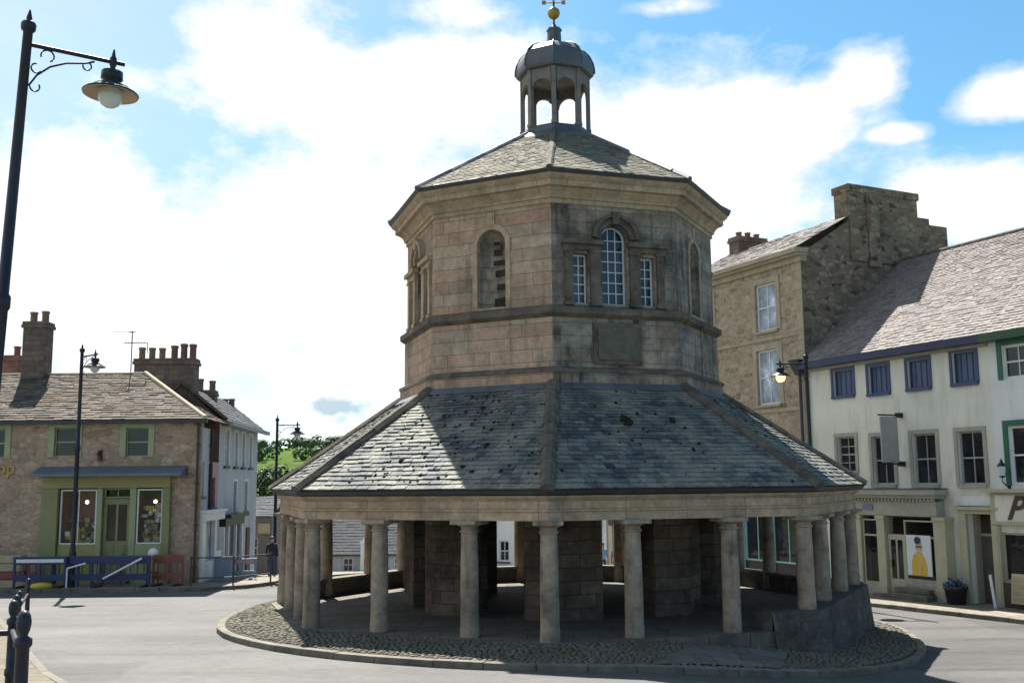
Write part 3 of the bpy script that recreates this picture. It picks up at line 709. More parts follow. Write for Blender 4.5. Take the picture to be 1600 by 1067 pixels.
for j in range(8):
    fm = facet_mat(RW, j)
    if j % 2 == 0:
        for pts in (arch_pts(XC, .64, 4.06, 5.60), [(XC-1.02, 4.06), (XC-.66, 4.06), (XC-.66, 5.22), (XC-1.02, 5.22)], [(XC+.66, 4.06), (XC+1.02, 4.06), (XC+1.02, 5.22), (XC+.66, 5.22)]):
            c = MB(); extrude(c, pts, -.3, .24); c.xf(fm); cutters.append(c.build('cutter', M['mould'], cross, uv=False))
    else:
        c = MB(); n = 12; r = .37; st = 0
        rows = []
        prof = [4.02, 5.55]+[5.55+r*math.sin(PI/2*i/6) for i in range(1, 7)]
        vs = []; 
        for q, z in enumerate(prof):
            rr = r if z <= 5.55 else max(.004, math.sqrt(max(0, r*r-(z-5.55)**2)))
            vs += [(XC+rr*math.cos(PI*i/n), rr*math.sin(PI*i/n)*.95, z) for i in range(n+1)]+[(XC-rr, -.3, z), (XC+rr, -.3, z)]
        k = n+3; fs = [(q*k+i, q*k+(i+1) % k, (q+1)*k+(i+1) % k, (q+1)*k+i) for q in range(len(prof)-1) for i in range(k)]
        fs += [tuple(range(k-1, -1, -1)), tuple(range((len(prof)-1)*k, len(prof)*k))]
        c.add(vs, fs); c.xf(fm); o = c.build('cutter', M['mould'], cross, uv=False)
        bm = bmesh.new(); bm.from_mesh(o.data); bmesh.ops.recalc_face_normals(bm, faces=bm.faces[:]); bm.to_mesh(o.data); bm.free()
        cutters.append(o)
for c in cutters:
    bm = bmesh.new(); bm.from_mesh(c.data); bmesh.ops.recalc_face_normals(bm, faces=bm.faces[:]); bm.to_mesh(c.data); bm.free()
cut(drum, cutters)
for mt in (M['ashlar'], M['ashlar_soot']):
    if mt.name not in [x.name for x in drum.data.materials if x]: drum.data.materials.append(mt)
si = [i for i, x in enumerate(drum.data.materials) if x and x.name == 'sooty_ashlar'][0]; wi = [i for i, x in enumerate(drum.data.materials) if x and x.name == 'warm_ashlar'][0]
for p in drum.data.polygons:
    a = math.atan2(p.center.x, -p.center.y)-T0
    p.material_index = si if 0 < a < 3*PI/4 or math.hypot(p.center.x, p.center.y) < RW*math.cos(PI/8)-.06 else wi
for j in range(8):
    fm = facet_mat(RW, j)
    if j % 2 == 0:
        # the three lights
        for q, (xc, w, zt, arch, nx, nz) in enumerate(((XC, .64, 5.60, True, 3, 6), (XC-.84, .36, 5.22, False, 2, 5), (XC+.84, .36, 5.22, False, 2, 5))):
            f = MB(); y0, y1 = .15, .20; z0 = 4.06
            outer_p = arch_pts(xc, w-.01, z0, zt, 12) if arch else [(xc-w/2+.005, z0), (xc+w/2-.005, z0), (xc+w/2-.005, zt), (xc-w/2+.005, zt)]
            cen = (xc, (z0+zt)/2); fw = .04
            inner_p = arch_pts(xc, w-.09, z0+fw, zt, 12) if arch else [(xc-w/2+fw, z0+fw), (xc+w/2-fw, z0+fw), (xc+w/2-fw, zt-fw), (xc-w/2+fw, zt-fw)]
            n = len(outer_p)
            for i in range(n):
                k = (i+1) % n; a, b, c, d = outer_p[i], outer_p[k], inner_p[k], inner_p[i]
                f.quad((a[0], y0, a[1]), (b[0], y0, b[1]), (c[0], y0, c[1]), (d[0], y0, d[1])); f.quad((d[0], y0, d[1]), (c[0], y0, c[1]), (c[0], y1, c[1]), (d[0], y1, d[1]))
            for i in range(1, nx):
                x = xc-w/2+fw+(w-2*fw)*i/nx; zz = zt+(math.sqrt(max(0, (w/2-.05)**2-(x-xc)**2)) if arch else -fw); f.box(x-.011, x+.011, y0+.012, y1, z0+fw, zz)
            hh = (zt-z0-(0 if arch else fw)-fw)
            for i in range(1, nz+(1 if arch else 0)): z = z0+fw+hh*i/nz; f.box(xc-w/2+fw, xc+w/2-fw, y0+.016, y1, z-.011, z+.011)
            f.xf(fm); wo = f.build('window', M['blue_white'] if q == 0 else M['white_paint'], cross)
            g = MB(); pp = [(x, y1-.012, z) for x, z in (arch_pts(xc, w-.03, z0+.01, zt, 12) if arch else [(xc-w/2+.01, z0+.01), (xc+w/2-.01, z0+.01), (xc+w/2-.01, zt-.01), (xc-w/2+.01, zt-.01)])]
            g.add(pp, [tuple(range(len(pp)))]); g.xf(fm); g.build('pane', M['glass_blue'], wo)
        # stone surround: pilasters, entablature over the side lights, arched hood and keystone
        s = MB(); e = -.07
        for xa, xb in ((XC-1.24, XC-1.06), (XC-.62, XC-.37), (XC+.37, XC+.62), (XC+1.06, XC+1.24)):
            s.box(xa, xb, e, .02, 4.01, 5.30); s.box(xa-.03, xb+.03, e-.03, .02, 5.24, 5.30); s.box(xa-.03, xb+.03, e-.03, .02, 4.005, 4.09)
        for xa, xb in ((XC-1.28, XC-.36), (XC+.36, XC+1.28)):
            s.box(xa, xb, e-.005, .02, 5.302, 5.42); s.box(xa-.05, xb+.05, e-.085, .02, 5.422, 5.53)
        n = 14; r0, r1 = .35, .50
        ring = []
        for i in range(n+1):
            a = PI*i/n; ring.append((math.cos(a), math.sin(a)))
        for (c0, s0), (c1, s1) in zip(ring[:-1], ring[1:]):
            for ra, rb, yy in ((r0, r1, e-.02), (r1, r1+.075, e-.09)):
                z = 5.60
                P = lambda r, c, s_, y: (XC+r*c, y, z+r*s_)
                s.quad(P(ra, c0, s0, yy), P(rb, c0, s0, yy), P(rb, c1, s1, yy), P(ra, c1, s1, yy))
                s.quad(P(rb, c0, s0, yy), P(rb, c0, s0, .02), P(rb, c1, s1, .02), P(rb, c1, s1, yy))
                s.quad(P(ra, c0, s0, .02), P(ra, c0, s0, yy), P(ra, c1, s1, yy), P(ra, c1, s1, .02))
        s.box(XC-.08, XC+.08, e-.11, .02, 5.93, 6.22)
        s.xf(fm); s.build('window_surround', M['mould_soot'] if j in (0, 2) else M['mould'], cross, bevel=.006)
    else:
        s = MB(); s.box(XC-.09, XC+.09, -.03, .05, 6.0, 6.32); s.box(XC-.5, XC+.5, -.06, .05, 4.0, 4.05)
        n = 12
        for i in range(n):
            a0, a1 = PI*i/n, PI*(i+1)/n; P = lambda r, a, y: (XC+r*math.cos(a), y, 5.55+r*math.sin(a))
            s.quad(P(.375, a0, -.018), P(.50, a0, -.018), P(.50, a1, -.018), P(.375, a1, -.018)); s.quad(P(.5, a0, -.018), P(.5, a0, .02), P(.5, a1, .02), P(.5, a1, -.018))
        for xa, xb in ((XC-.5, XC-.375), (XC+.375, XC+.5)): s.box(xa, xb, -.018, .02, 4.06, 5.548)
        s.xf(fm); s.build('niche_surround', M['mould'], cross)
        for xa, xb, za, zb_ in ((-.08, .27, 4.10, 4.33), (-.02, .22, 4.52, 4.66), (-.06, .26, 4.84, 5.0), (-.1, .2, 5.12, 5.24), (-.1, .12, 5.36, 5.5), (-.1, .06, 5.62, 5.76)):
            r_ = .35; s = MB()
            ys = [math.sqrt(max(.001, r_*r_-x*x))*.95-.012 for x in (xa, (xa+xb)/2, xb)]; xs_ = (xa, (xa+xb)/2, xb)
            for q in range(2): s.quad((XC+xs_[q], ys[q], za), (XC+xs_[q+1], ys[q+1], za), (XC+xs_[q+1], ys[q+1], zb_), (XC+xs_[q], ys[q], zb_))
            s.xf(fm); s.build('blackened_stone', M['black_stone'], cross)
# inscription tablet, worn blank
fm = facet_mat(4.12, 0); XP = 4.12*math.sin(PI/8)
m = MB(); m.box(XP-.60, XP+.60, -.05, .02, 2.66, 3.62); m.box(XP-.49, XP+.49, -.075, -.049, 2.76, 3.52, 1)
m.xf(fm); m.build('inscription_tablet', [M['mould_soot'], M['plaque']], cross, bevel=.01)
# cornice, gutter
m = MB(); sweep(m, [(4.05, 6.36), (4.10, 6.37), (4.10, 6.47), (4.15, 6.48), (4.16, 6.53), (4.20, 6.60), (4.28, 6.66), (4.28, 6.70), (4.40, 6.71), (4.40, 6.83), (4.44, 6.85), (4.50, 6.90), (4.53, 6.965), (4.3, 7.0)]); m.build('cornice', M['mould'], cross)
m = MB(); sweep(m, [(4.44, 6.955), (4.55, 6.965), (4.60, 7.05), (4.56, 7.07), (4.42, 7.06)]); m.build('gutter', M['gutter'], cross)
# upper roof
for j in range(8):
    m = MB(); A, B, Cc, D = vl(4.56, j, 7.06), vl(4.56, j+1, 7.06), vl(.95, j+1, 9.20), vl(.95, j, 9.20)
    m.quad(A, B, Cc, D); slates(m, A, B, Cc, D, .15, (.12, .26), .016, .3); m.build('roof_slope', M['slate_up'], cross)
for j in range(8): hip_ridge(4.60, 7.06, .98, 9.205, j, .085, .05, M['lead'] if j not in (0,) else M['hip'], .6)
# lantern
lant = MB(); sweep(lant, [(1.32, 8.98), (1.27, 9.04), (1.02, 9.22), (.99, 9.34), (.94, 9.40), (.5, 9.42)]); lant.build('lantern_base', M['lead'], cross)
RL = .89
for j in range(8):
    p = vl(RL, j, 9.38); m = MB(); m.box(-.062, .062, -.06, .06, 0, 1.60); m.box(-.08, .08, -.078, .078, 0, .09); o = m.build('lantern_post', M['lead_grey'], cross, bevel=.01)
    o.location = p; o.rotation_euler = (0, 0, T0+j*PI/4)
    a, b = vtx(RL, j), vtx(RL, j+1); L = (b-a).length; fm = facet_mat(RL, j)
    # arched spandrel between two posts
    s = MB(); xa, xb = .062, L-.062; xc = L/2; r = (xb-xa)/2-.004; zs, zt = 10.40, 10.98; n = 12
    arc = [(xc+r*math.cos(PI*(1-i/n)), zs+r*math.sin(PI*(1-i/n))) for i in range(n+1)]
    for y in (-.045, .045):
        for (x0, z0), (x1, z1) in zip(arc[:-1], arc[1:]): s.quad((x0, y, z0), (x1, y, z1), (x1, y, zt), (x0, y, zt))
    for (x0, z0), (x1, z1) in zip(arc[:-1], arc[1:]): s.quad((x0, -.045, z0), (x0, .045, z0), (x1, .045, z1), (x1, -.045, z1))
    s.xf(fm); s.build('lantern_arch', M['lead_grey'], cross)
m = MB(); sweep(m, [(.86, 10.9), (.93, 10.91), (.94, 10.96), (1.05, 10.99), (1.08, 11.06), (1.075, 11.20), (1.035, 11.38), (.95, 11.55), (.82, 11.69), (.63, 11.80), (.42, 11.86), (.25, 11.90), (.20, 12.0), (.185, 12.30), (.22, 12.34), (.20, 12.40), (.06, 12.46)])
for j in range(8):
    pr = [(1.09, 11.06), (1.087, 11.20), (1.045, 11.38), (.96, 11.56), (.83, 11.70), (.64, 11.81), (.42, 11.875)]
    m.tube([vl(r, j, z) for r, z in pr], .022, 6)
m.build('dome', M['lead'], cross)
m = MB(); sweep(m, [(.86, 10.92), (.1, 10.94)]); m.build('lantern_soffit', M['lead_grey'], cross)
m = MB(); m.lathe([(.0, .42), (.05, .41), (.075, .34), (.10, .18), (.15, .05), (.17, 0), (.15, .01), (.0, .06)], (0, 0, 10.30-CZ), 14); m.tube([(0, 0, 10.70-CZ), (0, 0, 10.95-CZ)], .02, 6); m.build('bell', M['gutter'], cross)
m = MB(); m.tube([(0, 0, 12.42-CZ), (0, 0, 13.75-CZ)], .028, 8); m.lathe([(.10, 0), (.06, .06), (.035, .12)], (0, 0, 12.44-CZ), 10); fin = m.build('finial', M['gutter'], cross)
m = MB(); m.lathe([(.001, -.17)]+[(.172*math.cos(a), .172*math.sin(a)) for a in [(-80+16*i)*PI/180 for i in range(11)]]+[(.001, .17)], (0, 0, 12.86-CZ), 18); m.build('gilt_ball', M['gold'], fin)
m = MB()
for a in (0, PI/2): m.tube([(-.27*math.cos(a), -.27*math.sin(a), 13.17-CZ), (.27*math.cos(a), .27*math.sin(a), 13.17-CZ)], .016, 6)
for sx in (-1, 1): m.box(sx*.27-.055, sx*.27+.055, -.012, .012, 13.12-CZ, 13.23-CZ)
m.tube([(-.42, 0, 13.58-CZ), (.30, 0, 13.58-CZ)], .017, 6); m.add([(.26, .006, 13.46-CZ), (.5, .006, 13.58-CZ), (.26, .006, 13.70-CZ), (.26, -.006, 13.46-CZ), (.5, -.006, 13.58-CZ), (.26, -.006, 13.70-CZ)], [(0, 1, 2), (5, 4, 3), (0, 3, 4, 1), (1, 4, 5, 2), (2, 5, 3, 0)])
m.add([(-.5, .006, 13.44-CZ), (-.3, .006, 13.58-CZ), (-.5, .006, 13.72-CZ), (-.5, -.006, 13.44-CZ), (-.3, -.006, 13.58-CZ), (-.5, -.006, 13.72-CZ)], [(0, 1, 2), (5, 4, 3), (0, 3, 4, 1), (1, 4, 5, 2), (2, 5, 3, 0)])
m.build('weather_vane', M['gold'], fin)

# island round the cross: kerb stones, bed and cobbles
ISL = [(-6.95, 26.0), (-6.75, 24.0), (-6.1, 22.3), (-4.9, 20.7), (-3.3, 19.35), (-1.2, 18.25), (1.0, 17.65), (3.0, 17.75), (4.9, 18.6), (6.5, 19.9), (7.9, 21.4), (8.85, 22.9), (9.5, 25), (9.8, 28), (8.6, 32), (6, 34.9), (2, 36.0), (-2, 35.2), (-5, 32.8), (-6.7, 29)]
def mound(x, y): return .115*(1-smooth(7.3, 9.4, math.hypot(x-CX, y-CY)))
def cr(pts, n=6):
    out = []; k = len(pts)
    for i in range(k):
        p0, p1, p2, p3 = [Vector(pts[(i+q-1) % k]) for q in range(4)]
        for s_ in range(n):
            t = s_/n; out.append(tuple(.5*((2*p1)+(p2-p0)*t+(2*p0-5*p1+4*p2-p3)*t*t+(3*p1-p0-3*p2+p3)*t**3)))
    return out
ISLs = cr(ISL, 5)
kerb_line('kerb', ISLs, True, .2, .12)
def shrink(pts, d):
    c = Vector((sum(p[0] for p in pts)/len(pts), sum(p[1] for p in pts)/len(pts)))
    return [tuple(Vector(p)+(c-Vector(p)).normalized()*d) for p in pts]
fill_poly('traffic_island', shrink(ISLs, .19), M['cobble_bed'], lambda x, y: .085+mound(x, y), 1.0)
ins = shrink(ISLs, .24)
def inside(x, y, poly):
    r = False; j = len(poly)-1
    for i in range(len(poly)):
        xi, yi = poly[i]; xj, yj = poly[j]
        if (yi > y) != (yj > y) and x < (xj-xi)*(y-yi)/(yj-yi)+xi: r = not r
        j = i
    return r
FZ = [(2.3, 17.95), (4.7, 18.75), (5.3, 20.6), (3.4, 19.95)]
def flag_zone(x, y): return inside(x, y, FZ)
octo = [tuple(vtx(7.66, j)) for j in range(8)]
m = MB(); yy = 17.4; row = 0; rs = random.Random(11)
vs_all = []; fs_all = []
while yy < 27.5:
    st = .10+.03*((yy-17)/10); xx = -6.6+(row % 2)*st*.5
    while xx < 9.6:
        x, y = xx+rs.uniform(-.03, .03), yy+rs.uniform(-.025, .025); xx += st*rs.uniform(.9, 1.15)
        if not inside(x, y, ins) or inside(x, y, octo) or flag_zone(x, y): continue
        a, b, h = st*rs.uniform(.42, .54), st*rs.uniform(.36, .46), rs.uniform(.012, .032); rot = rs.uniform(0, PI); o = len(vs_all); z = G(x, y)+.085+mound(x, y); tx, ty = rs.uniform(-.12, .12), rs.uniform(-.12, .12)
        for rr, hz in ((1, -.02), (.92, h*.55), (.6, h*.92)):
            for k in range(7):
                q = 2*PI*k/7; lx, ly = a*rr*math.cos(q), b*rr*math.sin(q)
                vs_all.append((x+lx*math.cos(rot)-ly*math.sin(rot), y+lx*math.sin(rot)+ly*math.cos(rot), z+hz+lx*tx+ly*ty))
        vs_all.append((x, y, z+h))
        for l in range(2): fs_all += [(o+l*7+k, o+l*7+(k+1) % 7, o+l*7+7+(k+1) % 7, o+l*7+7+k) for k in range(7)]
        fs_all += [(o+14+k, o+14+(k+1) % 7, o+21) for k in range(7)]
    yy += st*.86; row += 1
m.add(vs_all, fs_all, 0, True); kind(m.build('cobbles', M['cobble'], uv=False), 'stuff')
fill_poly('flagstones', FZ, M['floor_flags'], lambda x, y: .105+mound(x, y), .7)

# ------------------------------------------------------------------ street lamps
def street_lamp(name, label, loc, hgt, arm_ang, arm=1.1, globe='globe', group='swan neck street lamps', sc=1.0):
    t = thing(name, label, 'street lamp', loc, arm_ang, group)
    m = MB(); m.lathe([(.12, 0), (.12, 1.1), (.09, 1.18), (.09, 1.3), (.075, 1.34), (.071, hgt*.55), (.092, hgt*.555), (.092, hgt*.57), (.066, hgt*.575), (.056, hgt-.30), (.085, hgt-.27), (.09, hgt-.20), (.075, hgt-.17), (.03, hgt-.15), (.036, hgt-.12), (.012, hgt-.02), (.001, hgt)], seg=14)
    m.build('pole', M['navy_black'], t)
    za = hgt-.45; m = MB(); m.tube([(0, 0, za), (arm+.14, 0, za)], .028, 8)
    def arc(cx, cz, r, a0, a1, n=12): return [(cx+r*math.cos(R(a0+(a1-a0)*i/n)), 0, cz+r*math.sin(R(a0+(a1-a0)*i/n))) for i in range(n+1)]
    m.tube([(.06, 0, za-.52), (.14, 0, za-.37), (.28, 0, za-.23), (.46, 0, za-.14), (.68, 0, za-.09), (.78, 0, za-.045)], .013, 6)
    m.tube(arc(.13, za-.52, .055, 180, 400), .011, 6); m.tube(arc(.70, za-.125, .05, 60, -190), .011, 6); m.tube(arc(.24, za-.10, .075, 200, -60), .011, 6); m.tube(arc(.13, za-.28, .06, 90, 330), .011, 6)
    m.build('bracket', M['navy_black'], t)
    x = arm; m = MB(); zc = za; K = .76
    P = lambda pr: [(r*.87, z*K) for r, z in pr]
    m.lathe(P([(.012, .22), (.03, .10), (.05, .06), (.05, -.05), (.035, -.1), (.035, -.16), (.15, -.17), (.155, -.30), (.12, -.33), (.12, -.37), (.25, -.43), (.27, -.47)]), (x, 0, zc), 20)
    head = m.build('lamp_head', M['navy_black'], t)
    m = MB(); m.lathe(P([(.26, -.455), (.37, -.545), (.385, -.56), (.385, -.575), (.36, -.565), (.22, -.485), (.12, -.47)]), (x, 0, zc), 26, caps=False); m.build('lamp_shade', [M['lampshade_in']], head)
    m = MB(); m.lathe(P([(.37, -.52), (.395, -.548), (.39, -.553), (.262, -.452), (.26, -.44)]), (x, 0, zc), 26, caps=False); m.build('shade_cover', M['navy_black'], head)
    m = MB(); m.lathe(P([(.16, -.49), (.175, -.56), (.165, -.66), (.125, -.745), (.06, -.79), (.001, -.80)]), (x, 0, zc), 18); m.build('globe', M[globe], head)
    return t
def gz(x, y): return G(x, y)+.118
lp = street_lamp('street_lamp', 'tall dark street lamp by the railing in the left foreground, large swan neck lantern', (-5.95, 12.0, gz(-5.95, 12)), 8.35, R(30), 1.0)
lp.location.x = -6.19; lp.rotation_euler = (R(2.07)*.5, R(2.07)*.866, R(30))      # this post leans a little
street_lamp('street_lamp', 'black street lamp standing in front of the green corner shop', (-14.55, 34.6, gz(-14.5, 34.6)), 8.05, R(-40), .9)
street_lamp('street_lamp', 'slim street lamp beside the white townhouse with green hills behind it', (-10.72, 47, gz(-10.7, 47)), 7.15, R(10), .9)
street_lamp('street_lamp', 'street lamp with a glowing amber globe before the golden stone house', (9.75, 34.0, gz(9.75, 34)), 8.1, R(175), .85, 'amber')

# ------------------------------------------------------------------ chimneys
def chimney(parent, x, y, z0, w, d, h, mat, pots, pm, ph=.55):
    m = MB(); m.box(x-w/2, x+w/2, y-d/2, y+d/2, z0, z0+h); m.box(x-w/2-.06, x+w/2+.06, y-d/2-.06, y+d/2+.06, z0+h-.22, z0+h-.1); m.box(x-w/2-.03, x+w/2+.03, y-d/2-.03, y+d/2+.03, z0+h-.099, z0+h+.02)
    o = m.build('chimney', mat, parent)
    for px_, py_ in pots:
        q = MB(); hh = ph*rnd(.9, 1.1); q.lathe([(.13, 0), (.125, hh*.8), (.15, hh*.82), (.15, hh), (.11, hh), (.11, hh-.1)], (x+px_, y+py_, z0+h+.02), 12, caps=False); q.build('chimney_pot', pm, o)
    return o
def gutter_pipe(parent, x, z0, z1, y=-.09, r=.045, mat=None):
    m = MB(); m.tube([(x, y, z0), (x, y, z1)], r, 8)
    k = z0+.5
    while k < z1: m.box(x-r*1.5, x+r*1.5, y-r*.4, .0, k, k+.05); k += 1.4
    return m.build('downpipe', mat or M['gutter'], parent)

# ------------------------------------------------------------------ corner shop on the left
LY = 35.9
lf = Frame(-15.5, LY, gz(-15.5, LY)-.0, 0)
shop = thing('corner_shop', 'pink sandstone corner shop with olive green front, blue grey canopy and hipped roof', 'shop', tuple(lf.o))
xl, xr = -9.5, lf.hit(313, 760)[0]; ez = lf.hit(150, 656)[1]
w1 = lf.rect(85, 668, 113, 713); w1 = (w1[0], lf.hit(119, 690)[0], w1[2], w1[3]); w2 = lf.rect(197, 668, 232, 713); w0 = (w1[0]-3.0, w1[0]-3.0+(w1[1]-w1[0]), w1[2], w1[3]); w0 = (w1[0]*2-w2[0], w1[0]*2-w2[0]+(w2[1]-w2[0]), w2[2], w2[3])
front = lf.rect(66, 742, 266, 876); wins = [w0, w1, w2]
m = MB(); wall(m, xl, xr, -.6, ez, wins+[(front[0], front[1], -.05, front[3]-.1)], .2)
m.box(xl, xl+.001, .01, 6.4, -.6, ez)
m.quad((xr, 0, -.6), (xr, .09, -.6), (xr, .09, ez), (xr, 0, ez)); m.quad((xr, .09, -.6), (xr-.9, 3.3, -.6), (xr-.9, 3.3, ez), (xr, .09, ez)); m.quad((xr-.9, 3.3, -.6), (xl, 6.4, -.6), (xl, 6.4, ez), (xr-.9, 3.3, ez))
m.build('wall', M['pinkstone'], shop)
for h in wins:
    window(shop, h, M['sage'], M['glass'], .08, 1, 2, .04, .025, True, None, M['sage'], .2)
rz_ = lf.hit(150, 588)[1]; rise = 1.95; dp = 3.2; ov = .22
m = MB(); A, B = Vector((xl, -ov, ez-.02)), Vector((xr+ov, -ov, ez-.02)); Cc, D = Vector((xr-dp, dp, ez+rise)), Vector((xl, dp, ez+rise))
m.quad(A, B, Cc, D); slates(m, A, B, Cc, D, .19, (.2, .5), .03, .25)
E2 = Vector((xr+ov-.22, dp+.15, ez-.02)); m.quad(B, E2, Cc, Cc); slates(m, B, E2, Cc, Cc, .2, (.25, .45), .03, .25)
F2 = Vector((xl, 2*dp+ov, ez-.02)); E3 = Vector((xr-dp, 2*dp+ov, ez-.02)); m.quad(E2, E3, Cc, Cc); m.quad(E3, F2, D, Cc)
roof = m.build('roof', M['slate_left'], shop)
m = MB(); m.tube([tuple(B+Vector((-.1, .1, .06))), tuple(Cc+Vector((0, 0, .03)))], .09, 6); m.tube([tuple(D), tuple(Cc)], .07, 6); m.build('ridge_capping', M['ashlar_gold'], roof)
m = MB(); m.box(xl, xr+.25, -.33, -.19, ez-.14, ez-.03); m.build('gutter', M['gutter'], shop)
gutter_pipe(shop, xr-.1, 0, ez-.1)
cx_ = lf.hit(58, 560, 3.2)[0]; ctop = lf.hit(58, 505, 3.2)[1]; chimney(shop, cx_, 3.2, ez+rise-.4, .85, .7, ctop-ez-rise+.4, M['brick_chim'], [(-.2, 0), (.2, .1)], M['terracotta'], .42)
# canopy and shopfront
can = lf.rect(50, 733, 285, 744, -.6)
m = MB(); m.add([(can[0], -.75, can[2]), (can[1], -.75, can[2]), (can[1], -.75, can[2]+.1), (can[0], -.75, can[2]+.1), (can[0], .0, can[3]+.12), (can[1], .0, can[3]+.12), (can[1], 0, can[2]), (can[0], 0, can[2])], [(0, 1, 2, 3), (3, 2, 5, 4), (7, 6, 1, 0), (0, 3, 4, 7), (1, 6, 5, 2)])
m.build('canopy', M['canopy'], shop)
fx0, fx1, fz0, fz1 = front; fz1 = can[2]-.005
X = lambda px, py=820: lf.hit(px, py)[0]
Zl = lambda py, px=180: lf.hit(px, py)[1]
m = MB(); m.box(fx0, fx1, -.16, .1, Zl(762), fz1); m.build('fascia', M['olive_yellow'], shop)
for a, b in ((66, 92), (255, 267)): MB().box(X(a), X(b), -.2, .1, -.3, Zl(762)-.004).build('pilaster', M['olive'], shop, bevel=.02)
for a, b in ((152, 160), (203, 213)): MB().box(X(a), X(b), -.12, .1, -.1, Zl(762)-.004).build('pilaster', M['sage'], shop, bevel=.015)
zs = Zl(850)
for k, (a, b) in enumerate(((93, 152), (213, 255))):
    m = MB(); x0, x1 = X(a), X(b); zt = Zl(764)
    m.box(x0, x1, -.1, .1, -.3, zs)
    m.build('stall_riser', M['olive_yellow'] if k == 0 else M['sage'], shop)
    window(shop, (x0+.02, x1-.02, zs+.005, zt), M['white_paint'], M['clear'], -.06, 2 if k == 0 else 1, 1, .05, .03, False, name='display_window')
    m = MB(); m.box(x0, x1, .9, .95, -.3, zt+.2); m.box(x0, x0+.02, .1, .9, -.3, zt); m.box(x1-.02, x1, .1, .9, -.3, zt); m.box(x0, x1, .1, .9, zt, zt+.03); m.box(x0, x1, .1, .9, zs-.05, zs); m.build('display_recess', M['inside'] if k else M['backdrop'], shop)
    g = MB(); rs = random.Random(5+k)
    for i in range(70):
        px_, pz_ = rs.uniform(x0+.1, x1-.1), zs+(rs.random()**1.6)*1.25; s_ = rs.uniform(.04, .11); yy = rs.uniform(.2, .8)
        if k == 0 and pz_ > zs+.75: continue
        st = len(g.v)
        mi = rs.choice((0, 1, 2, 2, 3)) if k else rs.choice((0, 1, 1, 3))
        if rs.random() < .5: g.box(px_-s_, px_+s_, yy-s_, yy+s_, pz_, pz_+s_*rs.uniform(1, 2.4), mi)
        else: g.lathe([(s_*.5, 0), (s_, s_*.6), (s_*.9, s_*1.4), (s_*.4, s_*2), (s_*.3, s_*2.2)], (px_, yy, pz_), 8, mi)
    for sh in (.4, .8): g.box(x0+.05, x1-.05, .5, .88, zs+sh-.02, zs+sh, 3)
    o = kind(g.build('shop_goods', [M['barrier_white'], M['yellow'], M['sage'], M['buff']]), 'stuff'); o.location = lf.o
    b = tag(MB().lathe([(.001, -.06), (.05, -.04), (.06, 0), (.04, .05), (.001, .06)], (0, 0, 0), 12).build('pendant_lamp', M['bulb']), ('lit pendant bulb in the left display window of the green shop', 'lit pendant bulb in the right display window of the green shop')[k], 'pendant lamp')
    b.location = (lf.o.x+X((128, 236)[k]), lf.o.y+.35, lf.o.z+Zl(784))
# green door
dx0, dx1 = X(161), X(203); zd = Zl(762)
window(shop, (dx0, dx1, Zl(778), zd-.01), M['sage'], M['clear'], .02, 2, 1, .05, .03, False, name='fanlight')
m = MB(); m.box(dx0, dx1, .02, .07, 0, Zl(845)); m.box(dx0, dx0+.12, .02, .07, Zl(845), Zl(779)); m.box(dx1-.12, dx1, .02, .07, Zl(845), Zl(779)); m.box(dx0+.12, dx1-.12, .02, .07, Zl(788), Zl(779)); m.box((dx0+dx1)/2-.04, (dx0+dx1)/2+.04, .025, .065, Zl(845), Zl(788))
m.box(dx0+.15, (dx0+dx1)/2-.08, .005, .02, .25, Zl(852)); m.box((dx0+dx1)/2+.08, dx1-.15, .005, .02, .25, Zl(852))
dr = m.build('door', M['olive'], shop); MB().quad((dx0+.1, .055, Zl(846)), (dx1-.1, .055, Zl(846)), (dx1-.1, .055, Zl(786)), (dx0+.1, .055, Zl(786))).build('pane', M['glass'], dr)
MB().lathe([(.001, -.04), (.04, -.02), (.04, .02), (.001, .04)], (dx1-.2, -.03, 1.0), 10).build('handle', M['gold'], dr)
MB().box(dx0-.1, dx1+.1, -.45, .1, -.3, .12).build('doorstep', M['kerb'], shop, bevel=.02)
m = MB(); m.box(X(158, 705)-.06, X(158, 705)+.06, -.14, 0, Zl(720), Zl(703)); m.box(X(158, 705)-.03, X(158, 705)+.03, -.3, -.1, Zl(712), Zl(706)); m.build('alarm_box', M['brown_dark'], shop)
def text_obj(name, body, mat, size, loc, rz=0, shear=0, extr=.015, parent=None, bold=0):
    cu = bpy.data.curves.new(name, 'FONT'); cu.body = body; cu.size = size; cu.extrude = extr; cu.shear = shear; cu.offset = bold
    o = bpy.data.objects.new(name, cu); C.objects.link(o)
    o.rotation_euler = (PI/2, 0, rz); dg = bpy.context.evaluated_depsgraph_get(); dg.update()
    me = bpy.data.meshes.new_from_object(o.evaluated_get(dg)); bpy.data.objects.remove(o)
    me.materials.append(mat) if not me.materials else me.materials.__setitem__(0, mat)
    q = bpy.data.objects.new(name, me); C.objects.link(q); q.rotation_euler = (PI/2, 0, rz); q.location = loc
    if parent: q.parent = parent
    return q
text_obj('shop_lettering', 'op', M['gold'], .62, (X(-3, 735)-.05, -.03, Zl(740, 10)), parent=shop, bold=.012)
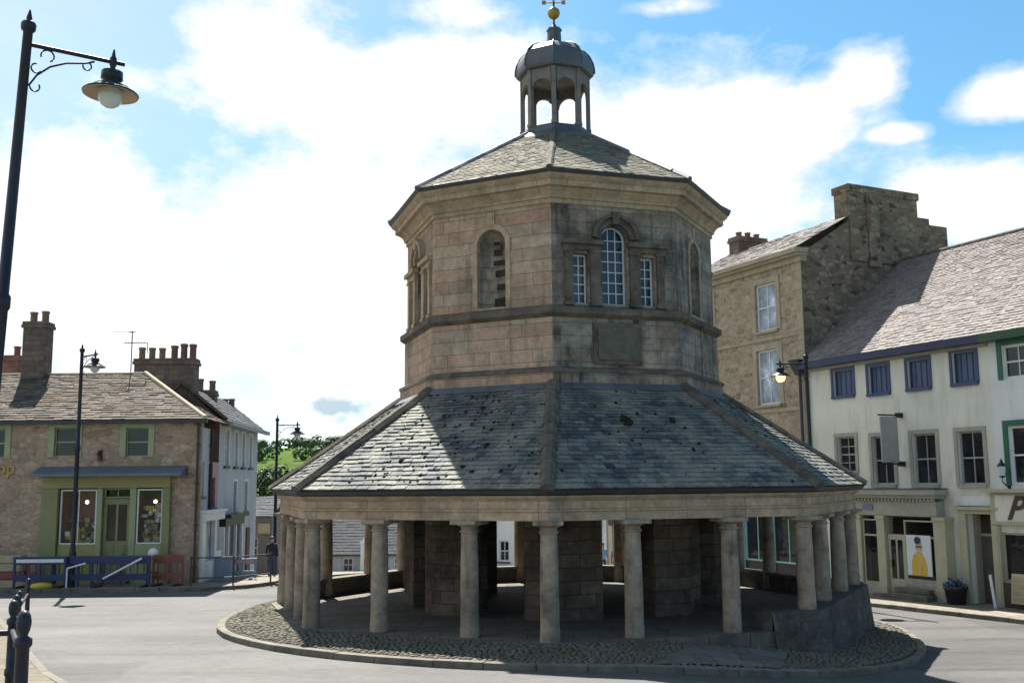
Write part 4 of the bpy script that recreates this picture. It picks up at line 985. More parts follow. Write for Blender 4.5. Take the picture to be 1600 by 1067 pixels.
# tv aerial
ax, az = lf.hit(204, 590, 3.3); at = lf.hit(204, 515, 3.3)[1]
m = MB(); m.tube([(0, 0, 0), (0, 0, at-az)], .02, 6); h = at-az
m.tube([(-.12, 0, h-.05), (.12, 0, h-.05)], .02, 6); m.tube([(-.3, 0, h*.75), (.62, 0, h*.75)], .012, 6); m.tube([(.6, 0, h*.75-.02), (.6, 0, h*.75-.4)], .014, 6)
for i in range(9): m.tube([(-.28+.1*i, -.22, h*.75), (-.28+.1*i, .22, h*.75)], .008, 5)
m.tube([(-.75, .0, h-.03), (0, .0, h-.03)], .008, 5)
tag(m.build('tv_aerial', M['gutter']), 'thin television aerial on the roof ridge of the corner shop', 'aerial').location = (lf.o.x+ax, LY+3.3, lf.o.z+az-.05)

# house glimpsed at the far left edge behind the shop
t = thing('brick_outhouse', 'low red brick house behind the corner shop at the left edge of the photo', 'house', (-21.5, 41.5, G(-21.5, 41.5)))
m = MB(); m.box(-3, .6, 0, 4, -.5, 6.0); m.build('wall', M['red_brick'], t)
m = MB(); A, B, Cc, D = (-3.2, -.2, 5.95), (.9, -.2, 5.95), (.9, 2, 7.2), (-3.2, 2, 7.2); m.quad(A, B, Cc, D); slates(m, A, B, Cc, D, .27, (.3, .6)); m.quad((.9, 4.2, 5.95), (-3.2, 4.2, 5.95), D, Cc); m.quad((.6, 0, 5.9), (.6, 4, 5.9), (.6, 2, 7.15), (.6, 2, 7.15)); m.build('roof', M['slate_left'], t)
chimney(t, .2, 2, 6.2, .95, .7, 5.55-t.location.z-6.2, M['red_brick'], [(.25, 0)], M['terracotta_red'], .4)

# ------------------------------------------------------------------ houses down the hill on the left (facades face the street, +x)
SA = R(90+3.55)
def side_frame(Y):
    x = -10.94-.062*(Y-35.9); return Frame(x, Y, gz(x+.3, Y), SA)
# rendered narrow house with white shopfront, merged range behind
sf = side_frame(36.0)
sx = lambda px, py: sf.hit(px, py)
nar = thing('narrow_house', 'narrow grey rendered house with a white painted shopfront next to the corner shop', 'house', tuple(sf.o), SA)
L1 = 1.75; ez1 = ez+lf.o.z-sf.o.z
m = MB(); wall(m, .02, L1, -.8, ez1-.25, [(.35, 1.0, 2.9, 4.1)], .15); m.build('wall', M['render_grey'], nar)
window(nar, (.35, 1.0, 2.9, 4.1), M['white_paint'], M['glass'], .06, 2, 2, .06, sill=M['kerb'])
m = MB(); m.box(.05, 3.2, -.32, .0, 2.05, 2.32); m.box(.05, 3.2, -.4, .0, 2.33, 2.42); m.box(.06, .5, -.25, 0, -.3, 2.05); m.box(1.9, 2.2, -.25, 0, -.3, 2.05); m.box(.5, 1.9, -.2, 0, -.3, .62); m.box(2.2, 3.15, -.22, 0, -.3, .9); m.box(.5, .56, -.2, -.1, .62, 2.05)
m.build('shopfront', M['white_paint'], nar)
MB().quad((.5, -.12, .62), (1.9, -.12, .62), (1.9, -.12, 2.05), (.5, -.12, 2.05)).build('display_window', M['glass_pale'], nar)
gutter_pipe(nar, 1.72, 0, ez1-.3)
# maroon painted front
sf2 = side_frame(37.75)
mar = thing('maroon_house', 'slim house front painted dull maroon between grey and white houses', 'house', tuple(sf2.o), SA)
m = MB(); wall(m, .02, 1.55, -.8, 4.1, [(.5, 1.1, 2.5, 3.6)], .15); m.box(-.02, 1.57, .0, 2.5, 4.1, 4.16); m.build('wall', M['maroon_pale'], mar)
window(mar, (.5, 1.1, 2.5, 3.6), M['maroon'], M['glass'], .06, 2, 2, .06, sill=M['kerb'])
MB().box(.03, .2, -.08, 0, 0, 4.1).build('corner_strip', M['maroon'], mar)
MB().box(.9, 1.35, -.03, .05, 0, 1.75).build('door', M['maroon'], mar)
# white townhouse with dark gable
sf3 = side_frame(39.3); Lw = 7.9
town = thing('white_townhouse', 'white painted townhouse with tall windows and a chimneyed dark gable', 'house', tuple(sf3.o), SA)
ezw = sf3.hit(347, 655)[1]; dpw = 1.45
hs = []
for a, b in ((.9, 1.7), (2.7, 3.4), (4.2, 4.9), (5.8, 6.5)): hs.append((a, b, ezw-1.75, ezw-.35))
for a, b in ((2.7, 3.4), (5.0, 5.7)): hs.append((a, b, ezw-3.6, ezw-2.35))
m = MB(); wall(m, 0, Lw, -1.4, ezw, hs, .16)
m.build('wall', M['render_grey'], town)
for h in hs: window(town, h, M['white_paint'] if h[2] > 2.5 else M['grey_frame'], M['glass'], .07, 2, 4, .07, sill=M['gutter'] if h[3] > ezw-1 else M['kerb'], surround=M['white_paint'], sw=.1)
m = MB(); rz3 = ezw+1.3
m.add([(0, 0, -1.4), (0, 2*dpw, -1.4), (0, 2*dpw, ezw), (0, dpw, rz3), (0, 0, ezw)], [(4, 3, 2, 1, 0)]); m.build('gable', M['brick_chim'], town); m = MB(); m.add([(Lw, 0, -1.4), (Lw, 2*dpw, -1.4), (Lw, 2*dpw, ezw), (Lw, dpw, rz3), (Lw, 0, ezw)], [(0, 1, 2, 3, 4)])
m.build('gable', M['brick_chim'], town)
m = MB(); A, B, Cc, D = (-.1, -.35, ezw-.12), (Lw+.3, -.35, ezw-.12), (Lw+.3, dpw, rz3), (-.1, dpw, rz3); m.quad(A, B, Cc, D); slates(m, A, B, Cc, D, .25, (.25, .5)); m.quad((Lw+.3, 2*dpw+.3, ezw-.12), (-.1, 2*dpw+.3, ezw-.12), D, Cc); m.build('roof', M['slate_dark'], town)
m = MB(); m.tube([(-.14, -.3, ezw-.02), (-.14, dpw, rz3+.08)], .08, 6); m.build('verge_coping', M['hip'], town)
MB().box(-.05, Lw+.3, -.5, -.36, ezw-.25, ezw-.1).build('gutter', M['grey_frame'], town)
zb = town.location.z
def ctop(px, py, Y): return sl(px, py)[1]*Y
chimney(town, .4, dpw+.1, rz3-.6, .75, 1.05, ctop(278, 562, 39.6)-zb-rz3+.6, M['brick_chim'], [(0, -.36), (0, -.02), (0, .34)], M['terracotta_red'], .55)
chimney(town, 3.9, dpw, rz3-.5, .6, .8, ctop(325, 612, 43.4)-zb-rz3+.5, M['brick_chim'], [(0, -.25), (0, .25)], M['terracotta'], .45)
chimney(town, 7.6, dpw, rz3-.5, .5, .8, ctop(355, 640, 47)-zb-rz3+.5, M['brick_chim'], [(0, -.3), (0, 0), (0, .3)], M['terracotta'], .45)
m = MB(); m.box(.4, 4.0, -.25, 0, 1.85, 2.15); m.box(.4, 4.0, -.45, 0, 2.16, 2.3); m.build('shop_fascia', M['black'], town)
for a in (.4, 1.2, 2.6, 3.8): MB().box(a, a+.16, -.2, 0, -.6, 1.848).build('shop_pillar', M['white_paint'], town)
MB().box(.5, 3.9, -.1, -.05, -.4, 1.84).build('display_window', M['glass'], town)
m = MB(); m.box(5.6, 6.3, -.06, .05, -.6, 1.6); m.build('door', M['brown_dark'], town)
# stacked chimney of the house tucked behind the shop's hip
tb = thing('rear_house', 'rear stone house whose broad chimney with three pale pots rises behind the corner shop', 'house', (-14.9, 40.9, G(-15, 41)))
hz = 2.9-tb.location.z
m = MB(); m.box(-3, 1.2, 0, 5, -.5, hz); m.build('wall', M['brick_chim'], tb)
m = MB(); A, B, Cc, D = (-3.1, -.2, hz), (1.3, -.2, hz), (1.3, 2.5, hz+1.3), (-3.1, 2.5, hz+1.3); m.quad(A, B, Cc, D); m.quad((1.3, 5.2, hz), (-3.1, 5.2, hz), D, Cc); m.quad((1.2, 0, hz), (1.2, 5, hz), (1.2, 2.5, hz+1.25), (1.2, 2.5, hz+1.25)); slates(m, A, B, Cc, D, .25, (.25, .5)); m.build('roof', M['slate_dark'], tb)
cxx = sl(237, 580)[0]*42.5+14.9
chimney(tb, cxx, 1.6, hz+.2, 1.25, .6, ctop(237, 562, 42.5)-2.9-.2, M['brick_chim'], [(-.42, 0), (0, 0), (.42, 0)], M['terracotta'], .45)
# grey cottage further down the hill
cot = thing('grey_cottage', 'dull grey cottage with a pale sign board further down the hill', 'house', (-14.6, 52, G(-13, 52)), 0)
m = MB(); wall(m, -1.5, 2.55, -1, 3.0, [(1.2, 1.9, .9, 1.9)], .15); m.box(2.54, 2.55, 0, 5, -1, 3.0); m.build('wall', M['render_dark'], cot)
for h in ((1.2, 1.9, .9, 1.9),): window(cot, h, M['white_paint'], M['glass'], .06, 2, 2, .06)
m = MB(); A, B, Cc, D = (-1.6, -.2, 2.95), (2.7, -.2, 2.95), (2.7, 2.5, 3.9), (-1.6, 2.5, 3.9); m.quad(A, B, Cc, D); m.quad((2.7, 5.2, 2.95), (-1.6, 5.2, 2.95), D, Cc); slates(m, A, B, Cc, D, .25, (.25, .5)); m.build('roof', M['slate_dark'], cot)
MB().box(1.9, 2.5, -.08, -.02, 2.1, 2.6).build('sign_board', M['buff_panel'], cot)

# ------------------------------------------------------------------ right-hand row
BZ = -3.76
rf = Frame(OR.x, OR.y, BZ, FA)
def rx(px, py=700): return rf.hit(px, py)[0]
XW0, XW1 = rx(1262, 620), rx(1549, 620); XG1 = XW1+6.5
ROOFD = 5.2
def rel(f, r): return r
white = thing('white_house', 'cream rendered house with blue shuttered attic openings and a carved shopfront', 'house', tuple(rf.shift(XW0).o), FA)
wf = rf.shift(XW0); LW_ = XW1-XW0
ezr = wf.hit(1400, 545)[1]
att = [wf.rect(*q) for q in ((1302, 578, 1333, 618), (1357, 571, 1388, 614), (1418, 562, 1452, 606), (1488, 549, 1525, 598))]
sas = [wf.rect(*q) for q in ((1309, 682, 1337, 738), (1364, 681, 1397, 757), (1427, 677, 1464, 757), (1498, 673, 1538, 757))]
sf_rect = wf.rect(1338, 768, 1478, 944)
dr_rect = wf.rect(1517, 800, 1556, 945)
fas_z = wf.hit(1400, 783)[1]
dz = wf.hit(1536, 803)[1]
m = MB(); wall(m, 0, LW_, -.8, ezr, att+sas+[(sf_rect[0]+.1, sf_rect[1]-.1, -.2, fas_z-.25), (dr_rect[0], dr_rect[1], -.3, dz)], .2)
m.quad((0, 2*ROOFD, -.8), (0, 0, -.8), (0, 0, ezr), (0, 2*ROOFD, ezr))
m.build('wall', M['render_white'], white)
for h in att:
    o = window(white, h, M['blue_trim'], M['blue_panel'], .1, 1, 1, .06, .02, False, M['blue_trim'], M['blue_trim'], .1, name='attic_window')
    mm = MB(); a, b, c, d = h
    for i in range(1, 4): x = a+(b-a)*i/4; mm.box(x-.012, x+.012, .12, .138, c+.06, d-.06)
    mm.build('shutter_boards', M['blue_trim'], o)
for i, h in enumerate(sas): window(white, h, M['grey_frame'], M['glass'], .1, 2, 4 if i == 0 else 2, .06, .03, True, M['stone_trim'], M['stone_trim'], .13)
def gable_roof(parent, L0, L1, ez, mat, d=ROOFD, tan=.84, ov=.3, both=True, ch=.17, cap=True):
    m = MB(); zr = ez+tan*d-.2
    A, B, Cc, D = Vector((L0, -ov, ez-.02)), Vector((L1, -ov, ez-.02)), Vector((L1, d, zr+.2)), Vector((L0, d, zr+.2))
    m.quad(A, B, Cc, D); slates(m, A, B, Cc, D, ch, (.16, .38), .028, .3)
    m.quad((L1, 2*d+ov, ez-.02), (L0, 2*d+ov, ez-.02), D, Cc)
    o = m.build('roof', mat, parent)
    if cap:
        q = MB(); x = L0
        while x < L1-.2: q.tube([(x+.01, d, zr+.20), (min(L1, x+.5), d, zr+.20)], .10, 8); x += .5
        q.build('ridge_capping', M['hip'], o)
    return zr+.2
zrw = gable_roof(white, -.05, LW_, ezr, M['slate_right'])
MB().box(-.1, LW_-.003, -.42, -.0, ezr-.26, ezr-.03).build('fascia_board', M['navy_trim'], white)
MB().box(0.02, LW_-.003, -.12, -.001, ezr-.36, ezr-.262).build('eaves_course', M['stone_trim'], white)
gutter_pipe(white, .12, 0, ezr-.4, mat=M['white_paint'])
m = MB(); m.add([(-.45, -.5, ezr+.12), (.1, -.5, ezr+.12), (.1, -.1, ezr+.12), (-.45, -.1, ezr+.12), (-.25, -.35, ezr-.45), (-.02, -.35, ezr-.45), (-.02, -.1, ezr-.45), (-.25, -.1, ezr-.45)], [(0, 1, 2, 3), (7, 6, 5, 4), (4, 5, 1, 0), (5, 6, 2, 1), (6, 7, 3, 2), (7, 4, 0, 3)]); m.tube([(-.15, -.2, -.2), (-.15, -.2, ezr-.44)], .06, 8)
m.build('rainwater_hopper', M['gutter'], white)
# carved shopfront of the white house
s0, s1 = sf_rect[0], sf_rect[1]; PJ = -.38
Wx = lambda px, py=860: wf.hit(px, py, PJ)[0]
Wz = lambda py, px=1410: wf.hit(px, py, PJ)[1]
m = MB(); m.box(s0-.15, s1+.25, PJ-.25, .0, Wz(773), Wz(765)); m.box(s0-.08, s1+.15, PJ-.15, 0, Wz(778), Wz(773)-.001); 
x = s0-.05
while x < s1+.1: m.box(x, x+.07, PJ-.11, PJ+.02, Wz(783), Wz(778)-.001); x += .15
m.box(s0-.02, s1+.05, PJ-.0, 0, Wz(806), Wz(783)-.001)
m.build('fascia', M['stone_trim'], white, bevel=.008)
MB().box(s0-.12, s1+.22, PJ-.26, .0, Wz(765)+.002, Wz(765)+.05).build('lead_cover', M['lead'], white)
for a, b in ((1338, 1347), (1372, 1384), (1461, 1479)):
    m = MB(); x0, x1 = Wx(a), Wx(b); m.box(x0, x1, PJ-.02, .02, -.2, Wz(806)-.002); m.box(x0-.03, x1+.03, PJ-.06, .02, -.2, .35); m.box(x0-.03, x1+.03, PJ-.06, .02, Wz(812), Wz(806)-.003); m.build('pilaster', M['cream_wood'], white, bevel=.01)
wl = (Wx(1348), Wx(1371), Wz(915), Wz(812)); wr_ = (Wx(1412), Wx(1460), Wz(905), Wz(812))
for k, h in enumerate((wl, wr_)):
    window(white, h, M['cream_wood'], M['clear'], PJ+.06, 1, 1, .05, .03, False, name='display_window')
    zt_ = Wz(838); q = MB(); q.box(h[0]+.05, h[1]-.05, PJ+.065, PJ+.11, zt_-.03, zt_+.03); q.build('transom', M['cream_wood'], white)
    MB().box(h[0], h[1], PJ+.02, .02, -.3, h[2]-.004).build('stall_riser', M['stone_trim'], white)
m = MB(); m.box(s0+.05, s1-.05, 1.3, 1.35, -.3, Wz(806)); m.box(s0+.05, s1-.05, PJ+.1, 1.3, Wz(808), Wz(806)-.01); m.box(s0+.05, s1-.05, PJ+.15, 1.3, -.3, -.02); m.box(s0+.05, s0+.08, .0, 1.3, -.3, Wz(808)); m.box(s1-.08, s1-.05, 0, 1.3, -.3, Wz(808))
m.build('shop_interior', M['inside'], white)
d0, d1 = Wx(1385), Wx(1411); zl = Wz(838); m = MB(); y0, y1 = PJ+.1, PJ+.15
m.box(d0, d0+.1, y0, y1, 0, zl); m.box(d1-.1, d1, y0, y1, 0, zl); m.box(d0+.1, d1-.1, y0, y1, 0, .55); m.box(d0+.1, d1-.1, y0, y1, zl-.12, zl); m.box(d0, d1, y0, y1, zl+.001, zl+.06); m.box((d0+d1)/2-.03, (d0+d1)/2+.03, y0, y1, .55, zl-.12)
do = m.build('door', M['cream_wood'], white); MB().quad((d0+.09, y0+.03, .5), (d1-.09, y0+.03, .5), (d1-.09, y0+.03, zl-.1), (d0+.09, y0+.03, zl-.1)).build('pane', M['glass'], do); MB().box(d0+.1, d0+.14, y0-.05, y0, .9, 1.15).build('handle', M['gold'], do)
MB().box(Wx(1372), Wx(1408), PJ-.35, 0, -.5, .06).build('doorstep', M['kerb'], white, bevel=.02)
m = MB(); m.box(Wx(1404), Wx(1462), PJ-.5, PJ-.06, -.3, .16); m.box(Wx(1404), Wx(1458), PJ-.3, PJ-.06, .162, .33); m.build('stone_step', M['kerb'], white, bevel=.02)
MB().box(Wx(1352), Wx(1368), PJ-.035, PJ+.0, Wz(797), Wz(789)).build('nameplate', M['plate_blue'], white)
# doorway beside the shopfront
a, b = dr_rect[0], dr_rect[1]
m = MB(); m.box(a-.28, a-.003, -.12, .05, -.3, dz+.12); m.box(b+.003, b+.28, -.12, .05, -.3, dz+.12); m.box(a-.003, b+.003, -.12, .05, dz+.003, dz+.12); m.box(a-.35, b+.35, -.2, .05, dz+.122, dz+.22)
m.build('door_surround', M['cream_wood'], white, bevel=.008)
m = MB(); m.box(a, b, .5, .56, -.2, wf.hit(1536, 836)[1]-.05); m.box(a+.12, a+.5, .48, .5, .3, 1.0); m.box(a+.12, b-.12, .48, .5, 1.1, 1.9); de = m.build('door', M['door_grey'], white, bevel=.01); MB().lathe([(.001, -.04), (.035, -.02), (.035, .02), (.001, .04)], (b-.16, .44, 1.05), 10).build('handle', M['gold'], de)
m = MB(); zf = wf.hit(1536, 836)[1]; m.box(a, b, .49, .55, zf-.05, zf+.03); m.quad((a, .53, zf+.03), (b, .53, zf+.03), (b, .53, dz), (a, .53, dz), 1); m.build('fanlight', [M['cream_wood'], M['brown_dark']], white)
m = MB(); m.box(a-.01, a+.01, .2, .56, -.3, dz); m.box(b-.01, b+.01, .2, .56, -.3, dz); m.box(a, b, .2, .56, dz-.01, dz+.01); m.build('door_reveal', M['stone_trim'], white)
MB().box(dr_rect[0]-.4, dr_rect[1]+.4, -.09, -.001, wf.hit(1536, 790)[1], wf.hit(1536, 775)[1]).build('panel_board', M['render_white2'], white)
# hanging sign
hx, hz0 = wf.hit(1409, 720, -.0); zt_, zb_ = wf.hit(1409, 650, -.3)[1], wf.hit(1409, 722, -.3)[1]
t = thing('hanging_sign', 'faded grey hanging sign board on two brackets between the sash windows', 'sign', tuple(wf.o+wf.x*(hx+.1)), FA)
m = MB(); m.box(-.025, .025, -.98, -.22, zb_, zt_); m.build('board', M['sign_grey'], t, bevel=.01)
m = MB(); m.box(-.034, -.026, -.86, -.34, zb_+.2, zb_+.75); m.box(-.034, -.026, -.8, -.4, zb_+.95, zb_+1.2); m.build('emblem', M['sign_dark'], t)
for z_, l_ in ((zt_+.05, 1.05), (zb_-.05, 1.0)):
    m = MB(); m.tube([(0, -.2, z_), (0, -l_, z_)], .03, 6); m.box(-.07, .07, -.22, 0, z_-.08, z_+.08); m.build('bracket', M['black'], t)
# poster of a woman in yellow, standing in the display window
pr = wf.rect(1417, 836, 1455, 899, PJ+.02)
t = thing('poster', 'window poster of a dark haired woman in a yellow top', 'poster', tuple(wf.o+wf.x*((pr[0]+pr[1])/2)+wf.y*(PJ+.02)+Vector((0, 0, pr[2]))), FA)
pw, phh = (pr[1]-pr[0])/2, pr[3]-pr[2]
MB().box(-pw, pw, 0, .03, 0, phh).build('board', M['poster_white'], t)
def blob(pts, y, mat, name): m = MB(); extrude(m, [(x*pw, z*phh) for x, z in pts], y-.006, y); m.build(name, mat, t)
def ell(cx, cz, a, b, n=14): return [(cx+a*math.cos(2*PI*i/n), cz+b*math.sin(2*PI*i/n)) for i in range(n)]
blob([(-.62, 0), (.62, 0), (.66, .2), (.5, .42), (.30, .55), (.05, .60), (-.2, .57), (-.45, .5), (-.62, .3)], -.001, M['poster_yellow'], 'printed_dress')
blob([(-.14, .5), (.14, .5), (.14, .7), (-.14, .7)], -.008, M['poster_skin'], 'printed_neck'); blob(ell(.03, .70, .25, .105), -.015, M['poster_skin'], 'printed_face')
blob(ell(-.03, .87, .26, .095), -.022, M['poster_dark'], 'printed_hair'); blob([(-.16, .70), (.26, .70), (.26, .735), (-.16, .735)], -.029, M['poster_dark'], 'printed_glasses')
blob([(-.05, .02), (.12, .02), (.22, .38), (.05, .4)], -.008, M['poster_skin'], 'printed_arm')
# planter with blue flowers
pxp, _ = wf.hit(1494, 930, -.55)
t = thing('planter', 'black tub of blue flowers on the pavement by the shopfront', 'planter', tuple(wf.o+wf.x*pxp+wf.y*-.55+Vector((0, 0, -.12))), FA)
m = MB(); m.lathe([(.25, 0), (.33, .55), (.36, .58), (.36, .66), (.31, .66), (.30, .58)], seg=18, caps=True); m.build('tub', M['black'], t)
m = MB(); rs = random.Random(2)
for i in range(160):
    p = Vector((rs.gauss(0, .14), rs.gauss(0, .14), .64+abs(rs.gauss(0, .09)))); s_ = .05; n = Vector((rs.gauss(0, 1), rs.gauss(0, 1), rs.gauss(0, 1)+.6)).normalized(); a = n.orthogonal().normalized()*s_; b = n.cross(a)
    m.add([p+a, p+b, p-a, p-b], [(0, 1, 2, 3)], 0 if rs.random() < .55 else 1)
m.build('flowers', [M['flower_blue'], M['leaf']], t, uv=False)
# leaning white post by the door
bx_, _ = wf.hit(1556, 950, -.6); m = MB(); m.tube([(0, 0, 0), (-.16, .05, 1.0)], .045, 10); m.box(-.1, .1, -.1, .1, -.02, .04)
o = tag(m.build('bollard', M['white_tube']), 'thin white post leaning by the grey house door', 'post'); o.location = wf.o+wf.x*bx_+wf.y*-.6+Vector((0, 0, -.03)); o.rotation_euler = (0, 0, FA)

# green trimmed house at the right edge
gf = rf.shift(XW1); LG = 6.2
green = thing('green_trimmed_house', 'pale rendered house with bottle green windows and a lettered shop fascia', 'house', tuple(gf.o), FA)
ga = gf.rect(1566, 537, 1612, 590); gb = gf.rect(1578, 664, 1625, 757)
gst = ga[1]-ga[0]
gwins = [ga, (ga[0]+2.6, ga[1]+2.6, ga[2], ga[3]), gb, (gb[0]+2.6, gb[1]+2.6, gb[2], gb[3])]
s0, s1 = gf.hit(1562, 870)[0], LG-.4; ztop = gf.hit(1580, 832)[1]; zsill = gf.hit(1580, 909)[1]
m = MB(); wall(m, 0, LG, -.8, ezr, gwins+[(s0+.1, s1, zsill, ztop)], .2); m.quad((LG, 0, -.8), (LG, 2*ROOFD, -.8), (LG, 2*ROOFD, ezr), (LG, 0, ezr)); m.build('wall', M['render_white2'], green)
for h in gwins: window(green, h, M['white_paint'], M['glass'], .08, 2, 2, .07, .03, True, None, M['green_trim'], .17)
gable_roof(green, 0.002, LG, ezr, M['slate_right'])
MB().box(.003, LG, -.42, 0, ezr-.26, ezr-.03).build('fascia_board', M['green_dark'], green)
q = gf.rect(1566, 772, 1640, 818, -.1)
m = MB(); m.box(s0-.05, s1+.1, -.18, -.001, q[2]-.05, q[3]+.05); m.box(s0-.2, s1+.2, -.4, -.001, q[3]+.052, q[3]+.16); m.build('fascia', M['cream_wood'], green, bevel=.008)
MB().box(s0+.12, s1-.1, -.19, -.18, q[2]+.05, q[3]-.03).build('sign_panel', M['render_white'], green)
text_obj('sign_lettering', 'P', M['brown_dark'], (q[3]-q[2])*1.15, (s0+.5, -.2, q[2]+.12), shear=.45, parent=green, bold=.02)
window(green, (s0+.12, s1-.02, zsill+.004, ztop-.004), M['cream_wood'], M['glass'], .05, 2, 1, .06, .04, False, name='display_window')
for a, b in ((s0-.12, s0+.09), (s1+.002, s1+.2)): MB().box(a, b, -.14, -.001, -.3, q[2]-.06).build('pilaster', M['cream_wood'], green, bevel=.01)
MB().box(s0+.1, s1, -.1, -.001, -.3, zsill-.02).build('stall_riser', M['brown_dark'], green)
# wall lantern at the junction of the two houses
lx, lz = rf.hit(1567, 742, -.25)
t = thing('wall_lantern', 'small black carriage lantern on the wall above the lettered fascia', 'lantern', tuple(rf.o+rf.x*lx+Vector((0, 0, lz-.3))), FA)
m = MB(); m.tube([(0, 0, -.1), (0, -.28, .1), (0, -.28, .25)], .018, 6); m.lathe([(.05, .22), (.1, .27), (.1, .28)], (0, -.28, 0), 6); m.box(-.05, .05, -.02, 0, -.2, .05); m.build('bracket', M['black'], t)
MB().lathe([(.16, .56), (.05, .68), (.02, .78)], (0, -.28, 0), 6).build('cap', M['black'], t)
MB().lathe([(.095, .28), (.14, .56)], (0, -.28, 0), 6).build('glass', M['globe'], t)
# varnished panel leaning on the stall riser
px_, _ = gf.hit(1592, 930, -.3)
m = MB(); w_ = .75
m.box(-.45, .45, -.05, .0, .12, .98)
for i in range(4): m.box(-.40, .40, -.065, -.051, .2+.18*i, .32+.18*i, 1)
o = tag(m.build('display_board', [M['buff_panel'], M['buff']]), 'buff varnished board leaning below the lettered shop window', 'board'); o.location = gf.o+gf.x*(px_+.2)+gf.y*-.3+Vector((0, 0, 0.05)); o.rotation_euler = (R(-7), 0, FA)

# tall golden stone house with the big stepped chimney gable
XS1 = XW0-.02; XS0 = XS1-7.6
sfm = rf.shift(XS0); LS = XS1-XS0
stone = thing('golden_stone_house', 'tall golden rubble house with white sashes and a stepped chimney gable', 'house', tuple(sfm.o), FA)
ezs = sfm.hit(1249, 392)[1]
sw1 = sfm.rect(1181, 443, 1213, 517); sw2 = sfm.rect(1184, 546, 1218, 632); sw3 = (sw2[0], sw2[1], sw2[2]-3.2, sw2[3]-3.0)
low = [(.7, .7+sw1[1]-sw1[0], sw1[2], sw1[3]), (.7, .7+sw2[1]-sw2[0], sw2[2], sw2[3])]
zt2 = 3.0
m = MB(); wall(m, 0, LS, -.8, ezs, [sw1, sw2]+low+[(.35, LS-.35, -.2, zt2)], .2); m.quad((0, 10.4, -.8), (0, 0, -.8), (0, 0, ezs), (0, 10.4, ezs-.6)); m.build('wall', M['rubble_gold'], stone)
for h in [sw1, sw2]+low: window(stone, h, M['white_paint'], M['glass_pale'], .08, 2, 2, .07, .035, True, M['ashlar_gold'], M['ashlar_gold'], .24)
m = MB()
for z in (sfm.hit(1225, 525)[1], sfm.hit(1225, 640)[1]): m.box(0, LS+.003, -.05, -.001, z-.07, z+.07)
m.build('string_course', M['ashlar_gold'], stone)
for x0 in (0, LS-.5):
    m = MB(); z = -.3; i = 0
    while z < ezs-.5: m.box(x0 if i % 2 else x0+.0, x0+(.5 if i % 2 else .32) if x0 == 0 else LS+.004, -.03, -.001, z, z+.38) if x0 == 0 else m.box(LS-(.5 if i % 2 else .32), LS+.004, -.03, -.001, z, z+.38); z += .39; i += 1
    m.build('quoins', M['ashlar_gold'], stone)
m = MB(); m.box(-.1, LS+.1, -.12, .2, ezs-.42, ezs-.2); m.box(-.2, LS+.15, -.3, .2, ezs-.199, ezs-.1); m.box(-.25, LS+.2, -.42, .2, ezs-.099, ezs+.08); m.build('cornice', M['ashlar_gold'], stone, bevel=.01)
kr = None
def gp(px, py):   # hit on the gable plane
    a, b = sl(px, py); d = Vector((a, 1, b)); o = sfm.o+sfm.x*LS; t_ = o.dot(sfm.x)/d.dot(sfm.x); p = d*t_-o
    return p.dot(sfm.y), p.z
kr = gp(1323, 337); RD = kr[0]+.15; zr_ = kr[1]; ROOFD = RD
m = MB()
A, B, Cc, D = Vector((-.1, -.25, ezs+.09)), Vector((LS+.04, -.25, ezs+.12)), Vector((LS+.04, ROOFD, zr_+.06)), Vector((-.1, ROOFD, zr_)); m.quad(A, B, Cc, D); slates(m, A, B, Cc, D, .25, (.25, .5), .025, .3); m.quad((LS+.04, 10.4, ezs-.5), (-.1, 10.4, ezs-.6), D, Cc); m.build('roof', M['slate_right'], stone)
k1 = gp(1325, 345); kc = gp(1325, 299); kc2 = gp(1430, 306); kc3 = gp(1430, 340); kd = gp(1450, 343); ke = gp(1478, 356); kf = gp(1478, 385)
prof = [(0.0, -.8), (10.4, -.8), (10.4, ezs-.6), (ke[0]+.3, kf[1]), (ke[0], kf[1]), (ke[0], ke[1]), (kd[0], ke[1]), (kd[0], kd[1]), (kc2[0], kd[1]), (kc2[0], kc2[1]), (k1[0], kc2[1]), (k1[0], k1[1]), (.55, ezs+.2), (.02, ezs+.14)]
m = MB(); n = len(prof); vs = [(LS-.32, y, z) for y, z in prof]+[(LS, y, z) for y, z in prof]
m.add(vs, [(i, (i+1) % n, n+(i+1) % n, n+i) for i in range(n)]+[tuple(range(n, 2*n)), tuple(range(n-1, -1, -1))])
m.build('gable', M['rubble_grey'], stone)
m = MB(); m.box(LS-.75, LS+.09, k1[0]+.02, kc2[0]-.03, k1[1]-1.6, kc2[1]+.005); m.box(LS-.8, LS+.14, k1[0]-.05, kc2[0]+.05, kc2[1]-.25, kc2[1]+.05); m.box(LS-.7, LS+.06, kc2[0], kd[0], k1[1]-1.2, kd[1]+.01); m.box(LS-.66, LS+.05, kd[0]+.01, ke[0], k1[1]-1.2, ke[1]+.01)
m.box(LS+.092, LS+.2, k1[0]+.9, k1[0]+1.5, k1[1]-1.8, kc2[1]-.26)
m.build('chimney', M['rubble_grey'], stone, bevel=.02)
cl_x, cl_z = sfm.hit(1180, 395, 3.5)
chimney(stone, max(.5, cl_x), 3.1, ezs+.2, .7, 1.6, sfm.hit(1180, 370, 3.1)[1]-ezs-.2, M['brick_chim'], [(0, -.5), (0, 0), (0, .5)], M['terracotta'], .25)
